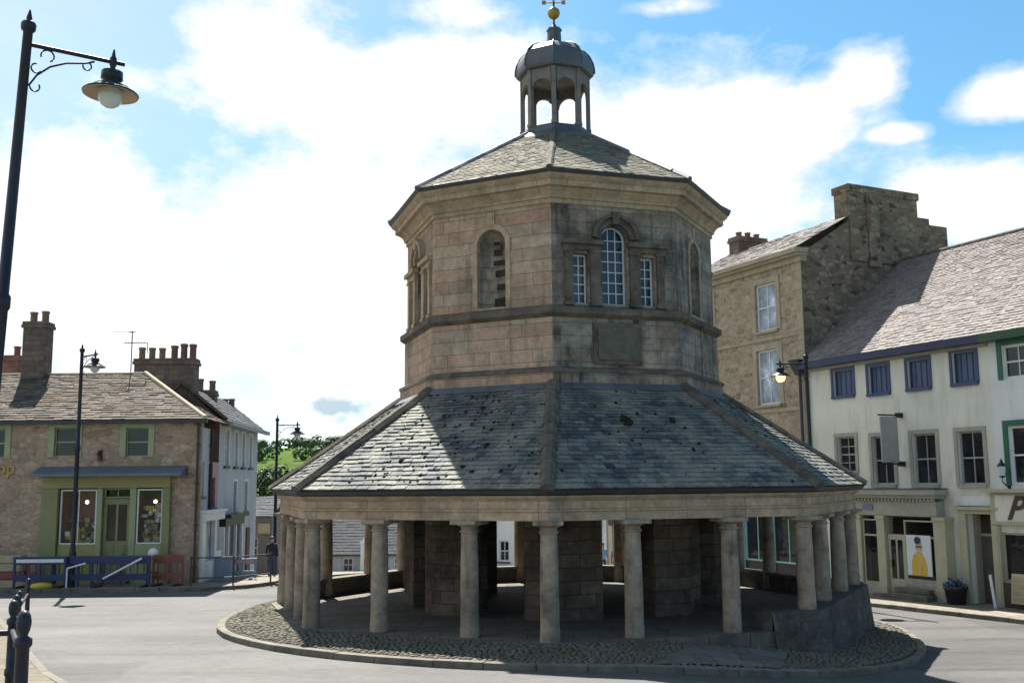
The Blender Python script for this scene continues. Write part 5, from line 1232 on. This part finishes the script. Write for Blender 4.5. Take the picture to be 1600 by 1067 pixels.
# teal shopfronts below
m = MB(); m.box(.3, LS-.3, -.3, -.001, zt2-.02, zt2+.55); m.box(.2, LS-.2, -.5, -.001, zt2+.552, zt2+.68); m.build('shop_fascia', M['mint'], stone)
for a in (.35, 1.9, 3.4, 5.1, LS-.55): MB().box(a, a+.2, -.15, .15, -.3, zt2-.022).build('pilaster', M['teal'], stone)
for a, b in ((.55, 1.9), (2.1, 3.4), (3.6, 5.1), (5.3, LS-.55)): window(stone, (a, b, .65, zt2-.03), M['teal'], M['glass'], .02, 2, 1, .07, .04, False, name='display_window'); MB().box(a, b, -.02, .1, -.3, .645).build('stall_riser', M['black'], stone)

# ------------------------------------------------------------------ houses glimpsed between the columns
def back_house(name, label, fr, L, ez, wallm, roofm, wins, framem, shopm=None, glassm='glass', d=3.5, tan=.7):
    t = thing(name, label, 'house', tuple(fr.o), fr.rz)
    holes = list(wins); m = MB(); wall(m, 0, L, -1.5, ez, holes, .15); m.quad((0, 2*d, -1.5), (0, 0, -1.5), (0, 0, ez), (0, 2*d, ez)); m.quad((L, 0, -1.5), (L, 2*d, -1.5), (L, 2*d, ez), (L, 0, ez))
    m.add([(0, 0, ez), (0, 2*d, ez), (0, d, ez+tan*d)], [(2, 1, 0)]); m.add([(L, 0, ez), (L, 2*d, ez), (L, d, ez+tan*d)], [(0, 1, 2)])
    m.build('wall', wallm, t)
    for h in holes: window(t, h, framem, M[glassm], .07, 2, 2, .08, .04, sill=M['kerb'])
    m = MB(); A, B, Cc, D = Vector((-.1, -.25, ez-.05)), Vector((L+.1, -.25, ez-.05)), Vector((L+.1, d, ez+tan*d+.1)), Vector((-.1, d, ez+tan*d+.1)); m.quad(A, B, Cc, D); slates(m, A, B, Cc, D, .3, (.3, .6)); m.quad((L+.1, 2*d+.2, ez-.05), (-.1, 2*d+.2, ez-.05), D, Cc); m.build('roof', roofm, t)
    MB().box(-.1, L+.1, -.37, -.25, ez-.16, ez-.04).build('gutter', M['gutter'], t)
    return t
def shopfront(t, x0, x1, zt, fas, pil, y=-.12):
    MB().box(x0, x1, y-.12, -.001, zt, zt+.5).build('shop_fascia', fas, t); n = 3
    for i in range(n+1): x = x0+(x1-x0-.18)*i/n; MB().box(x, x+.18, y, -.001, -.6, zt-.002).build('pilaster', pil, t)
    MB().box(x0+.1, x1-.1, y+.06, -.001, .6, zt-.004).build('display_window', M['glass'], t); MB().box(x0+.1, x1-.1, y+.02, -.002, -.6, .596).build('stall_riser', pil, t)
e1 = rf.shift(XS0-7.1); e1 = Frame(e1.o.x, e1.o.y, G(e1.o.x-1, e1.o.y), FA)
t = back_house('cream_house', 'warm cream house glimpsed between the cross columns right of centre', e1, 7.0, 7.2, M['render_cream'], M['slate_dark'], [(1, 1.9, 3.6, 5.3), (3, 3.9, 3.6, 5.3), (5, 5.9, 3.6, 5.3)], M['white_paint'])
shopfront(t, .4, 6.6, 2.5, M['brown_dark'], M['render_cream'])
e2 = rf.shift(XS0-14.6); e2 = Frame(e2.o.x, e2.o.y, G(e2.o.x-1, e2.o.y), FA)
t = back_house('shuttered_house', 'white house with a green and red shopfront seen behind the cross', e2, 7.3, 7.0, M['render_white2'], M['slate_dark'], [(1, 1.9, 3.9, 5.3), (3.2, 4.1, 3.9, 5.3), (5.4, 6.3, 3.9, 5.3)], M['white_paint'])
shopfront(t, .4, 6.9, 2.7, M['mint'], M['white_paint']); MB().box(1.2, 3.6, -.5, -.26, 2.3, 2.65).build('red_awning_box', M['maroon'], t)
e3 = Frame(-4.6, 66, G(-4.6, 66), R(-50))
t = back_house('slate_roofed_house', 'grey house with a big blue slate roof down the hill seen between left columns', Frame(-13.6, 70, G(-10, 70)-.2, R(0)), 6.8, 1.5, M['render_grey'], M['slate_dark'], [(.8, 1.5, .3, 1.2), (2.2, 2.9, .3, 1.2), (5.6, 6.3, .3, 1.2)], M['white_paint'], d=4.5, tan=.8)
m = MB(); m.box(3.5, 4.5, -.9, 1.5, -1, 2.2); m.add([(3.4, -1.0, 2.2), (4.6, -1.0, 2.2), (4.0, -1.0, 2.8), (3.4, 2.2, 2.2), (4.6, 2.2, 2.2), (4.0, 2.2, 2.8)], [(0, 1, 2), (5, 4, 3), (1, 4, 5, 2), (3, 0, 2, 5)]); m.build('porch', M['render_white2'], t)
t = back_house('small_white_house', 'small white gabled house down the hill beside the slate roofed one', Frame(-4.0, 63, G(-4, 63)-.2, R(-30)), 5.2, 4.6, M['render_white2'], M['slate_dark'], [(.8, 1.5, 1.0, 2.2), (2.2, 2.9, 2.8, 3.9), (3.6, 4.3, 1.0, 2.2)], M['white_paint'], d=3)

# ------------------------------------------------------------------ railing in the left foreground
t = thing('railing', 'black ball topped railing running along the near left pavement', 'railing', (-4.88, 10.3, gz(-4.88, 10.3)))
pts = [(-4.1, 6.2), (-4.735, 10.0), (-6.35, 13.6), (-8.3, 17.9)]
pts = [(-3.15, 6.8), (-4.88, 10.3), (-6.6, 14.0), (-8.3, 17.7), (-9.45, 20.5)]
loc = Vector(t.location)
for i, (x, y) in enumerate(pts):
    z = gz(x, y); h = 1.27; r = .043
    m = MB(); m.lathe([(r*1.25, 0), (r*1.25, .08), (r, .1), (r, h*.45), (r*1.25, h*.46), (r*1.25, h*.5), (r, h*.51), (r*.95, h-.22), (r*1.3, h-.2), (r*1.3, h-.16), (r*.6, h-.14), (r*.95, h-.1), (r*1.08, h-.055), (r*.9, h-.01), (r*.5, h+.015), (.001, h+.02)], (x-loc.x, y-loc.y, z-loc.z), 14); m.build('post', M['navy_black'], t)
m = MB()
for (x0, y0), (x1, y1) in zip(pts[:-1], pts[1:]):
    for h in (.4, 1.0): m.tube([(x0-loc.x, y0-loc.y, gz(x0, y0)+h-loc.z), (x1-loc.x, y1-loc.y, gz(x1, y1)+h-loc.z)], .024, 8)
x0, y0 = pts[1]
for h in (.4, .98): m.tube([(x0-loc.x, y0-loc.y, gz(x0, y0)+h-loc.z), (x0-2.2-loc.x, y0-.5-loc.y, gz(x0, y0)+h-loc.z)], .03, 8)
m.build('rail', M['navy_black'], t)

# ------------------------------------------------------------------ road works in front of the corner shop
def barrier(label, x, y, w, mat, rz=0, grp='blue works barriers in front of the green shop', name='works_barrier'):
    t = thing(name, label, 'barrier', (x, y, gz(x, y)), rz, grp)
    m = MB(); h = 1.0
    m.box(-w/2, w/2, -.025, .025, h-.26, h); m.box(-w/2, w/2, -.025, .025, .22, .42)
    for sx in (-w/2+.05, w/2-.05, 0): m.box(sx-.04, sx+.04, -.03, .03, .05, h-.002)
    n = int(w/.22)
    for i in range(1, n): m.box(-w/2+w*i/n-.015, -w/2+w*i/n+.015, -.015, .015, .42, h-.26)
    m.build('panel', mat, t, bevel=.01)
    for sx in (-w/2+.2, w/2-.2): MB().box(sx-.06, sx+.06, -.3, .3, 0, .06).build('foot', M['black'], t)
    MB().box(-w/2+.1, w/2-.1, -.032, -.026, h-.19, h-.08).build('reflective_strip', M['barrier_white'] if 'white strip' in label else mat, t)
    return t
Lx = lambda px, Y: sl(px, 895)[0]*Y
barrier('blue barrier with a pale white strip, nearest the left edge', Lx(62, 34.3), 34.3, 1.75, M['barrier_blue'], 0)
barrier('blue barrier behind the black lamp post below the left display window', Lx(122, 34.45), 34.45, 1.7, M['barrier_blue'], R(3))
barrier('blue barrier below the shop door, crossed by a white pole', Lx(188, 34.4), 34.4, 2.0, M['barrier_blue'], R(-2))
barrier('red brown plastic barrier at the corner of the shop', Lx(262, 34.75), 34.75, 1.1, M['barrier_red'], R(-8), None)
m = MB(); m.tube([(-.62, 0, .28), (.62, 0, .92)], .035, 8); o = tag(m.build('pole', M['barrier_white']), 'white pole leaning diagonally across the blue barriers', 'pole'); o.location = (Lx(191, 34.2), 34.2, gz(-13, 34.2))
m = MB(); m.tube([(-.3, 0, .62), (.3, 0, .78)], .03, 8); m.tube([(-.3, 0, 0), (-.3, 0, .62)], .03, 8); o = tag(m.build('pole', M['barrier_white']), 'short bent white pole beside the black lamp post', 'pole'); o.location = (Lx(119, 34.2), 34.2, gz(-14.5, 34.2))
def cone(label, x, y):
    t = thing('traffic_cone', label, 'traffic cone', (x, y, gz(x, y))); m = MB(); m.box(-.2, .2, -.2, .2, 0, .04); m.lathe([(.15, .04), (.04, .72), (.03, .72)], (0, 0, 0), 14); m.build('body', M['orange'], t); MB().lathe([(.107, .30), (.078, .48)], (0, 0, 0), 14, caps=False).build('band', M['barrier_white'], t)
cone('orange traffic cone behind the foreground railing at far left', Lx(44, 34.9), 34.9)
m = MB(); m.lathe([(.001, 0), (.25, 0), (.32, .08), (.27, .19), (.1, .24), (.001, .25)], seg=12); m.xf(Matrix.Diagonal((1.2, .7, .8, 1))); o = tag(m.build('sandbag', M['yellow']), 'yellow sandbag at the foot of the blue barriers', 'sandbag'); o.location = (Lx(66, 34.0), 34.0, gz(-15, 34.0))
t = thing('works_sign', 'small white round topped works sign behind the blue barrier', 'sign', (Lx(238, 34.9), 34.9, gz(-12.5, 34.9)))
m = MB(); m.lathe([(.001, -.015), (.17, -.015), (.17, .015), (.001, .015)], seg=20); m.xf(Matrix.Translation((0, 0, 1.05)) @ Matrix.Rotation(PI/2, 4, 'X')); m.build('disc', M['barrier_white'], t)
m = MB(); m.box(-.2, -.16, 0, .04, 0, .98); m.box(.16, .2, 0, .04, 0, .98); m.box(-.2, .2, 0, .04, .4, .44); m.build('stand', M['black'], t)
m = MB(); m.lathe([(.05, -.02), (.13, -.02), (.13, -.018), (.05, -.018)], seg=18); m.xf(Matrix.Translation((0, 0, 1.05)) @ Matrix.Rotation(PI/2, 4, 'X')); m.build('disc_ring', M['maroon_pale'], t)
# stack of buff timber baulks at far left
t = thing('timber_stack', 'stack of buff timber baulks behind the foreground railing', 'timber stack', (Lx(10, 34.8), 34.8, gz(-17, 34.8)))
for i, z in enumerate((0, .26, .52, .78)):
    MB().box(-1.2+.05*i, .75-.07*i, -.2, .2, z, z+.24).build('baulk', M['buff'] if i != 1 else M['barrier_red'], t, bevel=.015)
# pedestrian guard rail and street clutter by the white shopfront
t = thing('guard_rail', 'thin grey pedestrian guard rail on the kerb before the white shopfront', 'railing', (-9.6, 34.5, gz(-9.6, 34.5)))
m = MB(); gp_ = [(-1.0, .0), (.3, .35), (1.25, 1.6)]
for (a, b) in gp_: MB().tube([(a, b, -.1), (a, b, .95)], .03, 8).build('post', M['gutter'], t)
m = MB()
for (a, b), (c, d) in zip(gp_[:-1], gp_[1:]):
    for h in (.25, .9): m.tube([(a, b, h), (c, d, h)], .022, 6)
m.build('rail', M['gutter'], t)
m = MB(); m.box(-.3, .3, -.22, .22, 0, .75); m.box(-.32, .32, -.24, .24, .752, .82); o = tag(m.build('street_cabinet', M['bin_grey'], bevel=.015), 'blue grey street cabinet on the pavement before the maroon house', 'cabinet'); o.location = (sl(350, 895)[0]*36.8, 36.8, gz(-10.2, 36.8))
t = barrier('low barrier with a red and white strip before the white townhouse', sl(378, 905)[0]*37.2, 37.2, 1.0, M['bin_grey'], R(10), None)
for ch in t.children:
    if ch.name.startswith('reflective'): ch.data.materials[0] = M['maroon_pale']
t.scale = (1, 1, .72)

# ------------------------------------------------------------------ people
def person(label, loc, rz, hgt, top, legs, stride=.12, arms=((.1, -.05), (-.06, .05))):
    s_ = hgt/1.75
    V = []; E_ = []; Rr = []
    def v(x, y, z, r): V.append((x*s_, y*s_, z*s_)); Rr.append(r*s_); return len(V)-1
    def ch(a, *ids):
        for b in ids: E_.append((a, b)); a = b
    pel = v(0, 0, .95, .135); wst = v(0, 0, 1.08, .12); che = v(0, -.01, 1.30, .155); nek = v(0, 0, 1.47, .062); hd0 = v(0, -.01, 1.56, .075); hd1 = v(0, -.015, 1.64, .098); hd2 = v(0, -.005, 1.70, .08)
    ch(pel, wst, che, nek, hd0, hd1, hd2)
    for sg, st in ((1, stride), (-1, -stride)):
        hip = v(.09*sg, 0, .88, .095); kn = v(.095*sg, -st*.7-.02, .50, .06); an = v(.095*sg, -st+.02, .08, .042); to = v(.10*sg, -st-.12, .035, .038); ch(pel, hip, kn, an, to)
    for sg, (fy, by) in ((1, arms[0]), (-1, arms[1])):
        sh = v(.185*sg, 0, 1.40, .062); el = v(.235*sg, .03, 1.12, .045); wr = v(.225*sg, -.08+fy*-.5, .90, .034); ha = v(.22*sg, -.11+fy*-.5, .80, .036); ch(che, sh, el, wr, ha)
    me = bpy.data.meshes.new('person'); me.from_pydata(V, E_, []); o = bpy.data.objects.new('person', me); C.objects.link(o)
    sk = o.modifiers.new('s', 'SKIN'); sk.use_smooth_shade = True
    for i, r in enumerate(Rr): me.skin_vertices[0].data[i].radius = (r, r)
    me.skin_vertices[0].data[0].use_root = True
    sd = o.modifiers.new('d', 'SUBSURF'); sd.levels = 2; sd.render_levels = 2
    dg = bpy.context.evaluated_depsgraph_get(); dg.update(); nm = bpy.data.meshes.new_from_object(o.evaluated_get(dg)); o.modifiers.clear(); o.data = nm
    nm.materials.clear()
    for q in (top, legs, M['skin'], M['hair'], M['black']): nm.materials.append(q)
    for p in nm.polygons:
        c = p.center/s_; side = abs(c.x) > .17
        p.material_index = 4 if c.z < .09 else 2 if (c.z > 1.49 or (side and c.z < .88)) else (1 if c.z < .93 and not side else 0); p.use_smooth = True
    h = MB(); h.lathe([(.001, .115)]+[(.105*math.cos(a), .115*math.sin(a)) for a in [PI/2-.25*k for k in range(1, 8)]], (0, .015, 1.66), 14); h.xf(Matrix.Scale(s_, 4)); hp = h.build('hair', M['hair'], o)
    f = MB()
    for sg in (-1, 1): f.lathe([(.001, -.011), (.011, 0), (.001, .011)], (.034*sg, -.104, 1.655), 8)
    f.xf(Matrix.Scale(s_, 4)); f.build('eyes', M['hair'], o)
    f = MB(); f.add([(-.014, -.095, 1.62), (.014, -.095, 1.62), (0, -.128, 1.618), (0, -.10, 1.66)], [(0, 1, 2), (1, 3, 2), (3, 0, 2)]); f.xf(Matrix.Scale(s_, 4)); f.build('nose', M['skin'], o)
    o.location = loc; o.rotation_euler = (0, 0, rz); tag(o, label, 'person'); return o
x_ = sl(424, 900)[0]*40; person('person in dark clothes standing on the corner near the white townhouse', (x_, 40, gz(x_, 40)), R(25), 1.5, M['cloth_dark'], M['denim'], .1)
x_ = sl(942, 880)[0]*50; person('person in a light blue top on the road behind the cross', (x_, 50, G(x_, 50)), R(20), 1.66, M['cloth_blue'], M['denim'])
x_ = sl(962, 880)[0]*50.5; person('person in a red top on the road behind the cross', (x_, 50.5, G(x_, 50.5)), R(-30), 1.62, M['cloth_red'], M['cloth_dark'])

# ------------------------------------------------------------------ trees and hill woodland
def tree(label, x, y, h, rad, n=2600, seed=1):
    rs = random.Random(seed); z = G(x, y)-.1
    t = thing('tree', label, 'tree', (x, y, z)); m = MB()
    m.tube([(0, 0, 0), (.05, .03, h*.3), (-.03, .08, h*.55), (.02, 0, h*.85)], [.22, .17, .11, .03], 8)
    cl = []
    for i in range(16):
        a = rs.uniform(0, 2*PI); zz = h*rs.uniform(.32, .95); rr = rad*rs.uniform(.3, .95)*math.sqrt(max(.1, 1-((zz/h-.58)/.45)**2)); c = Vector((rr*math.cos(a), rr*math.sin(a), zz)); cl.append((c, rad*rs.uniform(.28, .5)))
        m.tube([(0, 0, zz*.72), tuple(c*.5+Vector((0, 0, zz*.42))), tuple(c)], [.06, .04, .012], 5)
    m.build('trunk', M['trunk'], t, uv=False)
    m = MB()
    for i in range(n):
        c, r = rs.choice(cl); d = Vector((rs.gauss(0, 1), rs.gauss(0, 1), rs.gauss(0, .8))).normalized(); p = c+d*r*rs.random()**.4
        s_ = rs.uniform(.07, .16); nn = (d+Vector((rs.gauss(0, .7), rs.gauss(0, .7), rs.gauss(0, .7)+.4))).normalized(); a = nn.orthogonal().normalized(); a = Matrix.Rotation(rs.uniform(0, 6), 3, nn) @ a; b = nn.cross(a)
        m.add([p+a*s_, p+b*s_*.6, p-a*s_, p-b*s_*.6], [(0, 1, 2, 3)])
    m.build('crown', M['leaf'], t, uv=False)
tree('dark green tree beyond the white townhouse, close behind the grey cottage', -15.1, 62, 6.6, 1.5, 2600, 1)
tree('small tree right of the slim street lamp, beyond the cottage roof', -15.4, 72, 5.6, 1.7, 2600, 2)
tree('middle one of three bushy trees low on the slope left of the veranda roof', -16.6, 82, 7.0, 1.9, 2600, 3)
tree('broad tree at the foot of the hill, half hidden by the veranda roof', -15.6, 92, 8.2, 2.4, 2600, 4)
rs = random.Random(21); m = MB()
def clump(x, y, h, r, n):
    z = hill_fn(x, y)
    for i in range(n):
        d = Vector((rs.gauss(0, 1), rs.gauss(0, 1), rs.gauss(0, 1))).normalized(); p = Vector((x, y, z+h*.34))+Vector((d.x*r, d.y*r, d.z*h*.5))*rs.uniform(.6, 1.05); s_ = rs.uniform(.45, .95)
        a = d.orthogonal().normalized(); a = Matrix.Rotation(rs.uniform(0, 6), 3, d) @ a; b = d.cross(a); m.add([p+a*s_, p+b*s_, p-a*s_, p-b*s_], [(0, 1, 2, 3)])
for i in range(420):
    x = rs.uniform(-330, 160); y = rs.choice((rs.gauss(495, 14), rs.gauss(470, 14), rs.gauss(505, 10), rs.gauss(400, 4), rs.gauss(310, 5))); clump(x, y, rs.uniform(5, 8), rs.uniform(3, 5), 80)
for i in range(60):
    x = rs.uniform(-130, 40); y = rs.gauss(210, 5); clump(x, y, rs.uniform(3, 6), rs.uniform(2, 3.5), 110)
kind(m.build('woodland', M['leaf_far'], uv=False), 'stuff')

# ------------------------------------------------------------------ camera, sun, sky
cam = bpy.data.cameras.new('camera'); co = bpy.data.objects.new('camera', cam); C.objects.link(co)
cam.sensor_width = 36; cam.lens = 36*F/1600; cam.clip_start = .05; cam.clip_end = 5000
co.matrix_world = (Matrix.Rotation(PI/2+PITCH, 4, 'X') @ Matrix.Rotation(-ROLL, 4, 'Z'))
bpy.context.scene.camera = co
SEL, SAZ = R(56), R(-18.7)        # elevation; azimuth from +y towards +x
sd = Vector((math.sin(SAZ)*math.cos(SEL), math.cos(SAZ)*math.cos(SEL), math.sin(SEL)))
sun = bpy.data.lights.new('sun', 'SUN'); so = bpy.data.objects.new('sun', sun); C.objects.link(so)
sun.energy = 5.0; sun.angle = R(.55); sun.color = (1, .95, .86); so.rotation_euler = (-sd).to_track_quat('-Z', 'Y').to_euler(); so.location = sd*60

w = bpy.data.worlds.new('World'); bpy.context.scene.world = w; w.use_nodes = True; nt = w.node_tree; nt.nodes.clear()
out = nt.nodes.new('ShaderNodeOutputWorld'); bg = nt.nodes.new('ShaderNodeBackground'); nt.links.new(bg.outputs[0], out.inputs[0])
sky = nt.nodes.new('ShaderNodeTexSky'); sky.sky_type = 'NISHITA'; sky.sun_disc = False; sky.sun_elevation = SEL; sky.sun_rotation = SAZ; sky.air_density = 1.0; sky.dust_density = .6; sky.ozone_density = 1.6
tc = nt.nodes.new('ShaderNodeTexCoord'); D_ = tc.outputs['Generated']
nrm = N(nt, 'ShaderNodeVectorMath', operation='NORMALIZE'); nt.links.new(D_, nrm.inputs[0]); D_ = nrm.outputs[0]
def math_(op, a, b=None, c=None, clamp=False):
    n = N(nt, 'ShaderNodeMath', operation=op); n.use_clamp = clamp
    for i, q in enumerate((a, b, c)):
        if q is None: continue
        if hasattr(q, 'is_linked'): nt.links.new(q, n.inputs[i])
        else: n.inputs[i].default_value = q
    return n.outputs[0]
# cloud banks: soft ellipsoids around real sky directions (horizontal radius, vertical radius, weight)
BL = [((640, 150), .30, .085, 1.0), ((420, 60), .13, .07, .9), ((250, 420), .42, .16, 1.0), ((560, 420), .30, .20, 1.0), ((700, 20), .10, .03, .7), ((1130, 210), .17, .085, 1.05), ((1000, 330), .30, .12, 1.0), ((1350, 120), .048, .042, 1.0), ((1290, 150), .05, .02, .6), ((1570, 150), .062, .028, 1.1), ((1395, 210), .042, .014, .9), ((1305, 225), .025, .02, .7), ((1530, 320), .14, .05, 1.1), ((1300, 330), .12, .03, .8), ((1040, 10), .07, .014, .7), ((120, 250), .2, .10, .55)]
field = None
for (px, py), a, b, wt_ in BL:
    u, v = sl(px, py); c = Vector((u, 1, v)).normalized()
    s_ = N(nt, 'ShaderNodeVectorMath', operation='SUBTRACT'); nt.links.new(D_, s_.inputs[0]); s_.inputs[1].default_value = c
    q = N(nt, 'ShaderNodeVectorMath', operation='MULTIPLY'); nt.links.new(s_.outputs[0], q.inputs[0]); q.inputs[1].default_value = (1/a, 1/a, 1/b)
    l = N(nt, 'ShaderNodeVectorMath', operation='LENGTH'); nt.links.new(q.outputs[0], l.inputs[0])
    e = math_('MULTIPLY', math_('SUBTRACT', 1.25, l.outputs['Value'], clamp=True), wt_)
    field = e if field is None else math_('SMOOTH_MAX', field, e, .12)
# scattered cumulus over the rest of the sky (behind the camera too)
sep = N(nt, 'ShaderNodeSeparateXYZ'); nt.links.new(D_, sep.inputs[0])
back = math_('SUBTRACT', .55, sep.outputs[1], clamp=True)
nb = noise(nt, D_, 2.2, 5, .6)
field = math_('MAXIMUM', field, math_('MULTIPLY', math_('MULTIPLY', nb, back), .55))
mpw = N(nt, 'ShaderNodeMapping'); mpw.inputs['Scale'].default_value = (1, 1, 1.7); nt.links.new(D_, mpw.inputs['Vector'])
n1 = noise(nt, mpw.outputs[0], 9, 9, .62); n2 = noise(nt, mpw.outputs[0], 3.2, 6, .6)
dens_ = math_('ADD', field, math_('MULTIPLY', math_('SUBTRACT', n1, .5), 1.5))
dens_ = math_('ADD', dens_, math_('MULTIPLY', math_('SUBTRACT', n2, .5), .7))
cov = ramp(nt, dens_, [(.26, 0), (.46, .35), (.66, .85), (.9, 1)])
# thin veil on the left, towards the sun
veil = math_('MULTIPLY', math_('SUBTRACT', .12, sep.outputs[0], clamp=True), 1.1)
low = math_('MULTIPLY', math_('MULTIPLY', math_('SUBTRACT', .30, math_('ABSOLUTE', sep.outputs[2]), clamp=True), 5.0, clamp=True), math_('MULTIPLY', math_('ADD', sep.outputs[1], .1), 1.3, clamp=True))
cv = math_('MAXIMUM', cov, math_('MULTIPLY', math_('MAXIMUM', veil, low, clamp=True), .72), clamp=True)
cloudc = ramp(nt, n1, [(.3, (7.2, 7.3, 7.5)), (.6, (8.3, 8.3, 8.2))])
skyb = mix(nt, 1.0, sky.outputs[0], (.66, 1.10, 1.18), 'MULTIPLY')
col = mix(nt, cv, skyb, cloudc)
u, v = sl(527, 636); c = Vector((u, 1, v)).normalized(); s_ = N(nt, 'ShaderNodeVectorMath', operation='SUBTRACT'); nt.links.new(D_, s_.inputs[0]); s_.inputs[1].default_value = c
q = N(nt, 'ShaderNodeVectorMath', operation='MULTIPLY'); nt.links.new(s_.outputs[0], q.inputs[0]); q.inputs[1].default_value = (1/.034, 1/.034, 1/.0135)
l = N(nt, 'ShaderNodeVectorMath', operation='LENGTH'); nt.links.new(q.outputs[0], l.inputs[0])
g = math_('ADD', math_('SUBTRACT', 1.0, l.outputs['Value']), math_('MULTIPLY', math_('SUBTRACT', noise(nt, mpw.outputs[0], 38, 6, .6), .5), 2.6))
col = mix(nt, ramp(nt, g, [(.1, 0), (.6, .75)]), col, (3.1, 4.2, 5.2))
nt.links.new(col, bg.inputs['Color']); bg.inputs['Strength'].default_value = .05
sc = bpy.context.scene
sc.view_settings.view_transform = 'Standard'; sc.view_settings.look = 'None'; sc.view_settings.exposure = 1.5; sc.view_settings.gamma = 1
sc.render.engine = 'CYCLES'
sc.cycles.max_bounces = 6; sc.cycles.use_denoising = True
